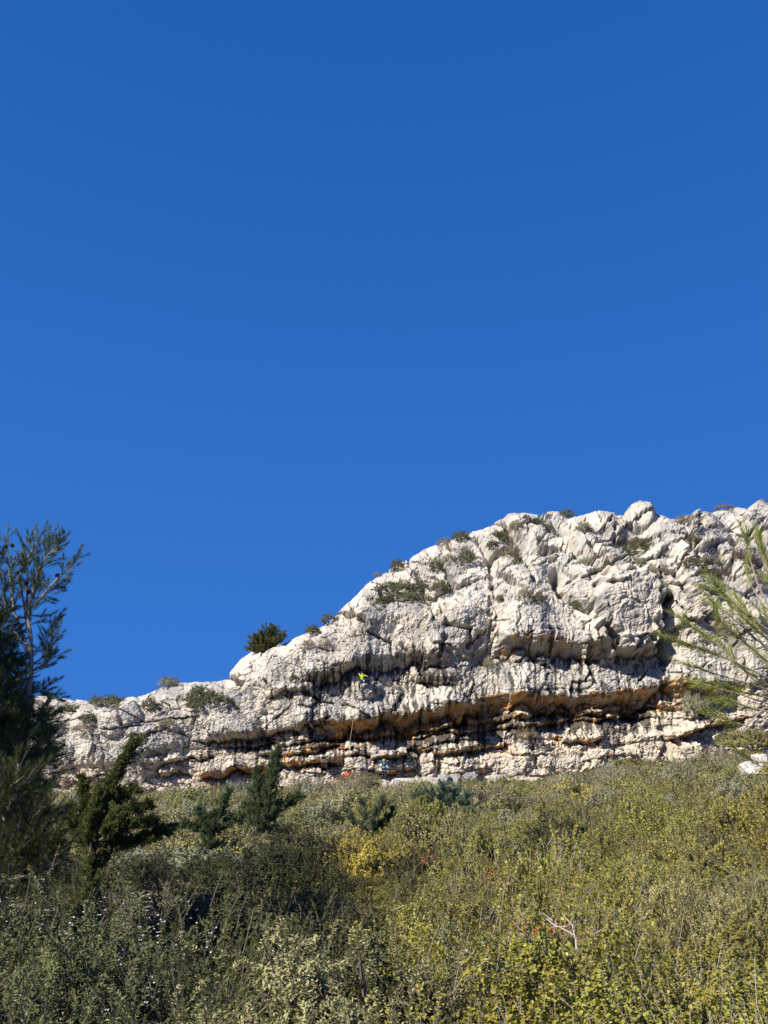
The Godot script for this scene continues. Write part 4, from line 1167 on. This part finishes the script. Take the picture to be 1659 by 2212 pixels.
func build_foreground() -> void:
	var g := rng(700)
	# rosemary, lower corner: px of the crown, metres ahead, size
	var words := ["flowering rosemary bush under the young pine", "flowering rosemary bush with pale blue flowers before the dark hollow", "grey green rosemary bush at the bottom corner under the young pine", "rosemary bush low in the corner, cut by the picture edge", "rosemary bush beside the dry grass tuft at the hollow", "tall rosemary sprigs in the middle of the rosemary clump", "rosemary bush at the bottom edge below the flowering ones", "rosemary bush in the shade at the edge under the pine", "rosemary bush next to the grey heath at the bottom edge"]
	var where := [[90, 5.2, 1.5], [330, 5.2, 1.55], [60, 3.5, 1.2], [-40, 3.0, 1.15], [405, 4.2, 1.35], [215, 4.6, 1.55], [240, 3.2, 1.15], [-60, 4.4, 1.4], [380, 3.1, 1.1]]
	var petal := MB.new()
	for k in 3:
		var a := TAU * k / 3.0
		var d := Vector3(cos(a), 0.6, sin(a)).normalized()
		petal.leaf(Vector3.ZERO, d, d.cross(Vector3(0.2, 1, 0.1)).normalized(), 0.009, 0.0035, Color(0.62, 0.63, 0.72))
	for i in where.size():
		var q: Array = where[i]
		var at := grounded(q[0], q[1])
		var t := put_bush("rosemary%d" % (i % 3), "rosemary_bush", at, Vector3.ONE * q[2], i * 1.1, words[i], "bush", "rosemary bushes")
		if i in [0, 1, 4, 5, 2]:
			var fl := MB.new()
			for k in (16 if i != 2 else 3):
				var d := Vector3(g.randfn(), absf(g.randfn()) + 0.5, g.randfn()).normalized()
				var c := Vector3(d.x * 0.5, d.y * 0.74, d.z * 0.5) * g.randf_range(0.8, 1.05)
				for n in 7:
					var p := c + Vector3(g.randfn() * 0.012, (n - 3) * 0.014, g.randfn() * 0.012)
					for e in petal.v.size(): fl.v.append(petal.v[e].rotated(Vector3.UP, n * 1.9 + k) + p)
					for e in petal.c: fl.c.append(Color(e.r * g.randf_range(0.8, 1.2), e.g, e.b))
			for e in fl.v.size() / 4:
				fl.quad(e * 4, e * 4 + 1, e * 4 + 2, e * 4 + 3)
			part("blossom", fl.mesh(), M.dull, t)
	var words2 := ["grey green heath bush with dark crooked branches at the bottom middle", "grey heath bush right beside the rosemary clump", "grey heath bush behind the one with crooked branches", "grey heath bush at the bottom edge next to the oak leaves", "grey heath bush beside the dark hollow"]
	var where2 := [[640, 3.3, 1.2], [510, 3.6, 1.05], [735, 4.3, 1.4], [815, 3.2, 1.15], [640, 4.4, 1.05]]
	for i in where2.size():
		var q: Array = where2[i]
		put_bush("grey_heath%d" % (i % 3), "heath_bush", grounded(q[0], q[1]), Vector3.ONE * q[2], i * 2.3, words2[i], "bush", "grey heath bushes")
	var words3 := ["yellow green oak scrub at the bottom corner nearest the eye", "yellow green oak scrub at the bottom edge under the dead branch", "yellow green oak scrub beside the grey heath at the bottom", "yellow green oak scrub behind the white dead branch", "yellow green oak scrub at the picture edge by the dead twigs", "yellow green oak scrub between the grass tuft and the heath"]
	var where3 := [[1560, 3.1, 1.1], [1250, 3.1, 1.1], [990, 3.2, 1.1], [1330, 4.1, 1.2], [1640, 4.0, 1.15], [940, 4.4, 1.25]]
	for i in where3.size():
		var q: Array = where3[i]
		put_bush("oak%d" % (i % 3), "oak_shrub", grounded(q[0], q[1]), Vector3.ONE * q[2], i * 1.7, words3[i], "bush", "low oak shrubs in front")
	# odd ones
	put_bush("red0", "red_bush", spot(1178, 2030, 4.3), Vector3(0.5, 0.45, 0.5), 0.3, "bright red leaved sprig under the white dead branch", "bush", "red leaved sprigs")
	put_bush("red0", "red_bush", spot(1075, 1915, 6.0), Vector3(0.5, 0.5, 0.5), 1.3, "orange leaved sprig beside the dry grass tuft in the oak scrub", "bush", "red leaved sprigs")
	put_bush("red0", "red_bush", spot(915, 1868, 8.0), Vector3(0.5, 0.5, 0.5), 2.3, "small orange red sprig farther up the slope before the hollow", "bush", "red leaved sprigs")
	put_bush("dead0", "dead_bush", grounded(1640, 3.5), Vector3(0.8, 1.3, 0.8), 0.3, "tangle of bare grey twigs at the picture edge in oak scrub", "bush", "dead bushes")
	put_bush("dead0", "dead_bush", grounded(1300, 6.4), Vector3(1.0, 1.4, 1.0), 1.3, "bare grey twig bush behind the white dead branch", "bush", "dead bushes")
	put_bush("dead0", "dead_bush", grounded(1450, 4.6), Vector3(0.8, 1.3, 0.8), 2.3, "bare grey twig bush amid the yellow green oak leaves", "bush", "dead bushes")
	var tan_a := Color(0.40, 0.32, 0.20)
	var tan_b := Color(0.24, 0.19, 0.12)
	var grasses := [[468, 3.8, 0.98, 0.4, "dry tan grass tuft between the rosemary and the grey heath", 80, tan_a, tan_b], [1010, 5.4, 0.95, 0.5, "dry tan grass tuft in the middle of the oak scrub", 170, tan_a, tan_b], [1640, 8.0, 1.25, 0.8, "wiry grey green broom tuft at the picture edge on the slope", 170, Color(0.22, 0.21, 0.12), Color(0.30, 0.27, 0.17)], [330, 12.5, 1.0, 0.7, "greyish brown dry tuft beside the leaning cypress", 220, Color(0.22, 0.17, 0.14), Color(0.28, 0.22, 0.18)]]
	for i in grasses.size():
		var q: Array = grasses[i]
		var t := thing("grass_tuft", grounded(q[0], q[1]), q[4], "grass")
		part("blades", grass_tuft(500 + i, q[5], q[2], q[3], q[6], q[7]), M.twig, t)
	# the white dead branch
	var at := spot(1236, 2020, 3.9)
	var t := thing("dead_branch", at, "forked white dead branch lying over red leaves in oak scrub", "branch")
	var w := MB.new()
	var white := Color(0.34, 0.31, 0.27)
	for q in [[[1250, 2060, 1242, 2025, 1222, 2003, 1200, 1995, 1175, 1980], 0.0085], [[1242, 2025, 1234, 2000, 1222, 1985, 1218, 1972], 0.006], [[1222, 2003, 1206, 2000, 1190, 1998], 0.005], [[1200, 1995, 1186, 1985, 1172, 1990], 0.004], [[1212, 2000, 1196, 2008, 1184, 2010], 0.004], [[1190, 1990, 1180, 1976, 1168, 1972], 0.003], [[1230, 1995, 1236, 1980, 1232, 1968], 0.003]]:
		var pts := PackedVector3Array()
		for i in range(0, q[0].size(), 2): pts.append(spot(q[0][i], q[0][i + 1], 3.9 + 0.02 * i) - at)
		for i in pts.size(): pts[i] += jitter(g) * 0.006
		w.tube(pts, q[1] * 0.62, q[1] * 0.2, 6, white)
	part("wood", w.mesh(), M.twig, t)
	# bigger bushes that stand out of the scrub up the slope
	for q in [[1458, 1716, 120, 52, "silver1", "large dark grey green bush below the right end of the cliff"], [1515, 1668, 130, 24, "dead0", "pale grey leafless bush strip below the right end of the cliff"], [765, 1701, 112, 26, "brown1", "brown olive bush hiding the legs of the red shirted person"], [812, 1702, 24, 22, "green1", "dark little bush beside the block the striped person stands on"], [1620, 1612, 120, 34, "green2", "green bush bank at the foot of the cliff behind pine twigs"], [1370, 1662, 110, 18, "green0", "low olive bush bank along the foot of the cliff"], [452, 1712, 30, 26, "green1", "pale green upright bush before the ochre overhang"], [880, 1760, 70, 40, "brown2", "reddish brown bush between the two junipers"]]:
		var at2 := ground_spot(q[0], q[1])
		if q[1] < 1705: at2 = spot(q[0], q[1], 69.0)
		var m: float = -at2.z / FOCAL * 1.08
		put_bush(q[4], "slope_bush", at2, Vector3(q[2] * m / (1.6 if q[4] != "dead0" else 1.0), q[3] * m / 0.6, minf(q[2] * m / 1.6, 1.5)), 0.0, q[5], "bush", "bushes on the slope")


# ---------------------------------------------------------------- people
class Flesh:
	# bones joined by a smooth minimum and meshed as surface nets
	var bones := []                       # [a, b, ra, rb]
	func add(a: Vector3, b: Vector3, ra: float, rb: float) -> void:
		bones.append([a, b, ra, rb])
	func build(cell: float, soft: float, into: MB, paint: Callable) -> void:
		var lo := Vector3.INF
		var hi := -Vector3.INF
		for q in bones:
			var r := Vector3.ONE * (maxf(q[2], q[3]) + cell * 3.0)
			lo = lo.min(q[0] - r).min(q[1] - r)
			hi = hi.max(q[0] + r).max(q[1] + r)
		var n := Vector3i((hi - lo) / cell) + Vector3i.ONE * 2
		var f := PackedFloat32Array()
		f.resize(n.x * n.y * n.z)
		f.fill(1.0)
		for q in bones:
			var a: Vector3 = q[0]
			var b: Vector3 = q[1]
			var ra: float = q[2]
			var rb: float = q[3]
			var pad := Vector3.ONE * (maxf(ra, rb) + soft * 2.0 + cell * 2.0)
			var i0 := Vector3i((a.min(b) - pad - lo) / cell).clamp(Vector3i.ZERO, n - Vector3i.ONE)
			var i1 := Vector3i((a.max(b) + pad - lo) / cell).clamp(Vector3i.ZERO, n - Vector3i.ONE)
			var ab := b - a
			var l2 := maxf(ab.length_squared(), 1e-9)
			for z in range(i0.z, i1.z + 1):
				for y in range(i0.y, i1.y + 1):
					for x in range(i0.x, i1.x + 1):
						var p := lo + Vector3(x, y, z) * cell
						var t := clampf((p - a).dot(ab) / l2, 0.0, 1.0)
						var d := p.distance_to(a + ab * t) - lerpf(ra, rb, t)
						var k := (z * n.y + y) * n.x + x
						var h := maxf(soft - absf(f[k] - d), 0.0) / soft
						f[k] = minf(f[k], d) - h * h * soft * 0.25
		var at := {}
		var k0 := into.v.size()
		var corner := [0, 1, n.x, n.x + 1, n.x * n.y, n.x * n.y + 1, n.x * n.y + n.x, n.x * n.y + n.x + 1]
		for z in n.z - 1:
			for y in n.y - 1:
				for x in n.x - 1:
					var k := (z * n.y + y) * n.x + x
					var neg := 0
					for o in corner:
						if f[k + o] < 0.0: neg += 1
					if neg == 0 or neg == 8: continue
					var sum := Vector3.ZERO
					var cnt := 0
					for e in 8:
						for ax in 3:
							var bit := 1 << ax
							if e & bit: continue
							var fa := f[k + corner[e]]
							var fb := f[k + corner[e | bit]]
							if (fa < 0.0) != (fb < 0.0):
								var p := Vector3(e & 1, (e >> 1) & 1, (e >> 2) & 1)
								p[ax] += fa / (fa - fb)
								sum += p
								cnt += 1
					var pos := lo + (Vector3(x, y, z) + sum / cnt) * cell
					at[k] = into.v.size()
					into.v.append(pos)
					into.c.append(paint.call(pos))
		for k in at:
			var step := [1, n.x, n.x * n.y]
			for ax in 3:
				var u: int = step[(ax + 1) % 3]
				var w: int = step[(ax + 2) % 3]
				var s: int = step[ax]
				if (f[k] < 0.0) == (f[k + s] < 0.0): continue
				if not (at.has(k - u) and at.has(k - w) and at.has(k - u - w)): continue
				if f[k] < 0.0: into.quad(at[k], at[k - w], at[k - u - w], at[k - u])
				else: into.quad(at[k], at[k - u], at[k - u - w], at[k - w])

func hand(into: MB, wrist: Vector3, dir: Vector3, palm: Vector3, thumb_side: float, skin: Color) -> void:
	var fl := Flesh.new()
	var y := dir.normalized()
	var z := (palm - y * palm.dot(y)).normalized()
	var x := y.cross(z)
	for k in 4:
		var s := (k - 1.5) * 0.019
		var base := wrist + y * 0.085 + x * s
		fl.add(wrist + x * s * 0.5, base, 0.017, 0.012)
		var ln: float = [0.066, 0.076, 0.072, 0.056][k if thumb_side > 0 else 3 - k]
		var mid := base + (y * 0.85 + z * 0.5).normalized() * ln * 0.55
		fl.add(base, mid, 0.010, 0.009)
		fl.add(mid, mid + (y * 0.35 + z).normalized() * ln * 0.5, 0.009, 0.0075)
	var tb := wrist + y * 0.03 - x * 0.03 * thumb_side
	fl.add(wrist, tb, 0.016, 0.014)
	fl.add(tb, tb + (y * 0.8 - x * thumb_side + z * 0.4).normalized() * 0.045, 0.012, 0.010)
	fl.add(tb + (y * 0.8 - x * thumb_side + z * 0.4).normalized() * 0.045, tb + (y * 1.2 - x * 0.6 * thumb_side + z).normalized() * 0.075, 0.010, 0.008)
	fl.build(0.0055, 0.006, into, func(_p): return skin)

func person(label: String, at: Vector3, j: Dictionary, look: Dictionary) -> Node3D:
	# j: joints in metres from the feet; L and R limbs: hip, knee, ankle, toe, shoulder, elbow, wrist
	var t := thing("person", at, label, "person")
	var skin: Color = look.skin
	var body := MB.new()
	var fl := Flesh.new()
	var pel: Vector3 = j.pelvis
	var chest: Vector3 = j.chest
	var neck: Vector3 = j.neck
	var head: Vector3 = j.head
	var up := (neck - pel).normalized()
	fl.add(pel, pel.lerp(chest, 0.5), 0.13, 0.115)
	fl.add(pel.lerp(chest, 0.5), chest, 0.115, 0.135)
	fl.add(chest, neck - up * 0.02, 0.13, 0.06)
	fl.add(neck - up * 0.03, head - up * 0.05, 0.055, 0.055)
	fl.add(head + up * 0.025, head - up * 0.02, 0.092, 0.085)
	var face: Vector3 = look.face
	fl.add(head - up * 0.07 + face * 0.03, head - up * 0.02 + face * 0.03, 0.052, 0.07)
	fl.add(head - up * 0.005 + face * 0.095, head - up * 0.035 + face * 0.108, 0.010, 0.014)   # nose
	var ear := up.cross(face).normalized()
	for s in [-1.0, 1.0]: fl.add(head + ear * s * 0.088 + up * 0.01, head + ear * s * 0.09 - up * 0.03, 0.014, 0.010)
	for s in ["l", "r"]:
		fl.add(chest + (j[s + "sh"] - chest) * 0.5 + up * 0.02, j[s + "sh"], 0.085, 0.062)
		fl.add(j[s + "sh"], j[s + "el"], 0.056, 0.042)
		fl.add(j[s + "el"], j[s + "wr"], 0.041, 0.027)
		fl.add(pel, j[s + "hip"], 0.12, 0.10)
		fl.add(j[s + "hip"], j[s + "kn"], 0.092, 0.06)
		fl.add(j[s + "kn"].lerp(j[s + "an"], 0.3), j[s + "an"], 0.058, 0.038)
		fl.add(j[s + "kn"], j[s + "kn"].lerp(j[s + "an"], 0.3), 0.058, 0.06)
	fl.build(0.02, 0.05, body, func(_p): return skin)
	for s in ["l", "r"]:
		hand(body, j[s + "wr"], j[s + "wr"] - j[s + "el"], look[s + "palm"], 1.0 if s == "r" else -1.0, skin)
	body.smooth()
	part("body", body.mesh(), M.cloth, t)
	# clothes: the same limbs, a little fuller
	var shirt := MB.new()
	var sf := Flesh.new()
	sf.add(pel + up * 0.06, pel.lerp(chest, 0.5), 0.15, 0.135)
	sf.add(pel.lerp(chest, 0.5), chest, 0.135, 0.155)
	sf.add(chest, neck - up * 0.035, 0.15, 0.072)
	for s in ["l", "r"]:
		sf.add(chest + (j[s + "sh"] - chest) * 0.5 + up * 0.02, j[s + "sh"], 0.10, 0.078)
		if look.long:
			sf.add(j[s + "sh"], j[s + "el"], 0.07, 0.056)
			sf.add(j[s + "el"], j[s + "el"].lerp(j[s + "wr"], 0.92), 0.056, 0.042)
		else:
			sf.add(j[s + "sh"], j[s + "sh"].lerp(j[s + "el"], 0.55), 0.074, 0.068)
	sf.build(0.02, 0.05, shirt, look.shirt)
	shirt.smooth()
	part("shirt", shirt.mesh(), M.cloth, t)
	var tr := MB.new()
	var tf := Flesh.new()
	tf.add(pel + up * 0.07, pel - up * 0.05, 0.142, 0.138)
	for s in ["l", "r"]:
		tf.add(pel, j[s + "hip"], 0.135, 0.115)
		tf.add(j[s + "hip"], j[s + "kn"], 0.108, 0.076)
		tf.add(j[s + "kn"], j[s + "kn"].lerp(j[s + "an"], 0.93), 0.076, 0.06)
	tf.build(0.02, 0.04, tr, func(_p): return look.trousers)
	tr.smooth()
	part("trousers", tr.mesh(), M.cloth, t)
	for s in ["l", "r"]:
		var sh := MB.new()
		var hf := Flesh.new()
		var an: Vector3 = j[s + "an"]
		var toe: Vector3 = j[s + "toe"]
		hf.add(an + Vector3(0, 0.02, 0), an - (toe - an).normalized() * 0.04 + Vector3(0, -0.035, 0), 0.045, 0.04)
		hf.add(an + Vector3(0, -0.03, 0), toe, 0.045, 0.034)
		hf.build(0.014, 0.02, sh, func(_p): return look.shoes)
		sh.smooth()
		part("shoe", sh.mesh(), M.cloth, t)
	# harness: a waist band and two leg loops
	var ha := MB.new()
	var ring := func(c: Vector3, axis: Vector3, r: float) -> void:
		var x := axis.normalized().cross(Vector3(0.2, 0.3, 1)).normalized()
		var z := axis.normalized().cross(x)
		var pts := PackedVector3Array()
		for i in 17: pts.append(c + (x * cos(TAU * i / 16) + z * sin(TAU * i / 16)) * r)
		ha.tube(pts, 0.022, 0.022, 6, look.harness)
	ring.call(pel + up * 0.1, up, 0.15)
	var belt := part("harness", ha.mesh(), M.cloth, t)
	for s in ["l", "r"]:
		ha.v.clear(); ha.c.clear(); ha.ix.clear()
		ring.call(j[s + "hip"].lerp(j[s + "kn"], 0.25), j[s + "kn"] - j[s + "hip"], 0.108)
		part("leg_loop", ha.mesh(), M.cloth, belt)
	# helmet or hair: a cap over the skull
	var cap := MB.new()
	var side := up.cross(face).normalized()
	var fr := side.cross(up).normalized()
	var big: float = look.cap
	for jx in 9:
		for i in 17:
			var th := (0.5 * PI + 0.25) * jx / 8.0
			var ph := TAU * i / 16
			var d := up * cos(th) + (side * cos(ph) + fr * sin(ph)) * sin(th)
			var tilt := head + up * 0.035 - fr * 0.012
			cap.v.append(tilt + d * big + up * (0.012 if sin(ph * 4.0) > 0.3 and look.helmet else 0.0) * sin(th))
			cap.c.append(look.cap_b if look.helmet and (jx == 3 or jx == 5) and sin(ph) < 0.8 else look.cap_a)
	for jx in 8:
		for i in 16:
			var a := jx * 17 + i
			cap.quad(a, a + 1, a + 18, a + 17)
	cap.smooth()
	part("helmet" if look.helmet else "hair", cap.mesh(), M.shell if look.helmet else M.cloth, t)
	return t

func build_people() -> void:
	var skin := Color(0.42, 0.24, 0.17)
	var navy := Color(0.012, 0.016, 0.035)
	# 1: stands on the block, hands at the helmet, back to us
	var foot := spot(829.5, 1685.5, 73.6)
	var j := {"pelvis": Vector3(0, 0.95, 0), "chest": Vector3(0, 1.27, 0.01), "neck": Vector3(0, 1.47, 0.02), "head": Vector3(0, 1.60, 0.03)}
	for s in [["l", -1.0], ["r", 1.0]]:
		var q: float = s[1]
		j.merge({s[0] + "sh": Vector3(0.185 * q, 1.41, 0.01), s[0] + "el": Vector3(0.39 * q, 1.56, -0.04), s[0] + "wr": Vector3(0.17 * q, 1.64, -0.1), s[0] + "hip": Vector3(0.095 * q, 0.9, 0), s[0] + "kn": Vector3(0.11 * q, 0.49, -0.02), s[0] + "an": Vector3(0.125 * q, 0.09, 0.03), s[0] + "toe": Vector3(0.15 * q, 0.035, -0.14)})
	var striped := func(p: Vector3) -> Color:
		return Color(0.03, 0.17, 0.36) if sin(p.y * 52.0) > 0.1 else Color(0.01, 0.014, 0.025)
	var face := Vector3(0, 0.45, -1).normalized()
	person("person in yellow striped helmet and blue striped top standing with hands raised", foot, j, {"skin": skin, "face": face, "lpalm": Vector3(0.5, 0.2, 0.6), "rpalm": Vector3(-0.5, 0.2, 0.6), "long": true, "shirt": striped, "trousers": navy, "shoes": Color(0.05, 0.04, 0.04), "harness": Color(0.35, 0.38, 0.40), "helmet": true, "cap": 0.135, "cap_a": Color(0.62, 0.33, 0.02), "cap_b": Color(0.05, 0.04, 0.02)})
	# 2: belays in a red top, half hidden by a bush
	var foot2 := spot(749.5, 1702, 72.6)
	foot2.y = spot(749.5, 1664, 72.6).y - 1.66
	var j2 := {"pelvis": Vector3(0, 0.93, 0), "chest": Vector3(0, 1.24, -0.02), "neck": Vector3(0.01, 1.43, 0.0), "head": Vector3(0.02, 1.56, 0.02)}
	for s in [["l", -1.0], ["r", 1.0]]:
		var q: float = s[1]
		j2.merge({s[0] + "sh": Vector3(0.185 * q, 1.37, 0), s[0] + "el": Vector3(0.25 * q, 1.11, -0.08), s[0] + "wr": Vector3(0.08 * q, 1.12 + 0.12 * q, -0.28), s[0] + "hip": Vector3(0.095 * q, 0.88, 0), s[0] + "kn": Vector3(0.12 * q, 0.48, -0.03), s[0] + "an": Vector3(0.15 * q, 0.09, 0.03), s[0] + "toe": Vector3(0.19 * q, 0.035, -0.14)})
	person("person in red top standing behind a bush and holding the rope", foot2, j2, {"skin": skin, "face": face, "lpalm": Vector3(0.6, 0, 0.5), "rpalm": Vector3(-0.6, 0, 0.5), "long": true, "shirt": func(_p): return Color(0.72, 0.075, 0.04), "trousers": Color(0.03, 0.03, 0.035), "shoes": Color(0.05, 0.04, 0.04), "harness": Color(0.1, 0.1, 0.1), "helmet": false, "cap": 0.112, "cap_a": Color(0.02, 0.014, 0.01), "cap_b": Color(0.02, 0.014, 0.01)})
	# 3: climbs, lime shirt; hands and feet are set on the rock
	var hips := cliff_at(783, 1470)
	for q in [[775.6, 1489], [798, 1477], [799.6, 1462.4], [783, 1455], [776, 1452]]: hips.z = maxf(hips.z, cliff_at(q[0], q[1]).z - 0.1)
	hips = spot(783, 1470.4, -hips.z - 0.42)
	var on := func(x: float, y: float, off: float) -> Vector3:
		var s := spot(x, y, -hips.z)
		var rock := cliff_at(x, y)
		return Vector3(s.x, s.y, clampf(rock.z + off, hips.z - 0.55, hips.z + 0.05)) - hips
	var rw: Vector3 = on.call(798.6, 1463.0, 0.1)
	var lw: Vector3 = on.call(775.5, 1452.5, 0.1)
	var rt: Vector3 = on.call(799.5, 1478.0, 0.05)
	var lt: Vector3 = on.call(775.0, 1489.5, 0.05)
	var j3 := {"pelvis": Vector3(0, 0.0, 0), "chest": Vector3(-0.02, 0.33, -0.03), "neck": Vector3(-0.01, 0.54, -0.04), "head": Vector3(0.0, 0.68, -0.06),
		"rsh": Vector3(0.17, 0.47, -0.04), "rel": Vector3(0.44, 0.38, -0.02), "rwr": rw, "lsh": Vector3(-0.19, 0.47, -0.05), "lel": Vector3(-0.33, 0.66, -0.14), "lwr": lw,
		"rhip": Vector3(0.10, -0.04, -0.02), "rkn": Vector3(0.5, 0.1, -0.08), "ran": rt + Vector3(-0.05, 0.08, 0.12), "rtoe": rt, "lhip": Vector3(-0.10, -0.04, -0.02), "lkn": Vector3(-0.30, -0.38, -0.1), "lan": lt + Vector3(0.03, 0.08, 0.12), "ltoe": lt}
	var climber := person("climber in lime green shirt on the wall under the dark roof", hips, j3, {"skin": skin, "face": Vector3(0.1, 0.3, -1).normalized(), "lpalm": Vector3(0, 0, -1), "rpalm": Vector3(0, 0, -1), "long": false, "shirt": func(_p): return Color(0.30, 0.40, 0.02), "trousers": Color(0.014, 0.016, 0.028), "shoes": Color(0.45, 0.24, 0.10), "harness": Color(0.05, 0.10, 0.10), "helmet": false, "cap": 0.108, "cap_a": Color(0.025, 0.018, 0.012), "cap_b": Color.BLACK})
	var bag := MB.new()
	bag.tube(PackedVector3Array([Vector3(0.13, 0.03, 0.15), Vector3(0.13, -0.06, 0.16), Vector3(0.13, -0.13, 0.155)]), 0.055, 0.045, 10, Color(0.45, 0.52, 0.50))
	bag.smooth()
	part("chalk_bag", bag.mesh(), M.cloth, climber)
	# the rope from the climber down to the belayer
	var ra := hips + Vector3(0.0, 0.02, -0.16)
	var rb := spot(752.6, 1672, 72.6 + 0.15)
	var pts := PackedVector3Array([ra])
	for q in [[776, 1500], [770.4, 1520], [763, 1556], [756.2, 1599.5], [753.5, 1637], [752.8, 1660]]:
		var rock := cliff_at(q[0], q[1])
		var u: float = (q[1] - 1471.0) / (1672.0 - 1471.0)
		var z := maxf(lerpf(ra.z, rb.z, u), rock.z + 0.12)
		pts.append(spot(q[0], q[1], -z))
	pts.append(rb)
	var rope := MB.new()
	rope.tube(pts, 0.011, 0.011, 6, Color(0.5, 0.44, 0.34))
	var t := thing("climbing_rope", rb, "thin pale climbing rope running down the wall to the red shirted person", "rope")
	part("cord", rope.mesh(), M.cloth, t).position = -rb
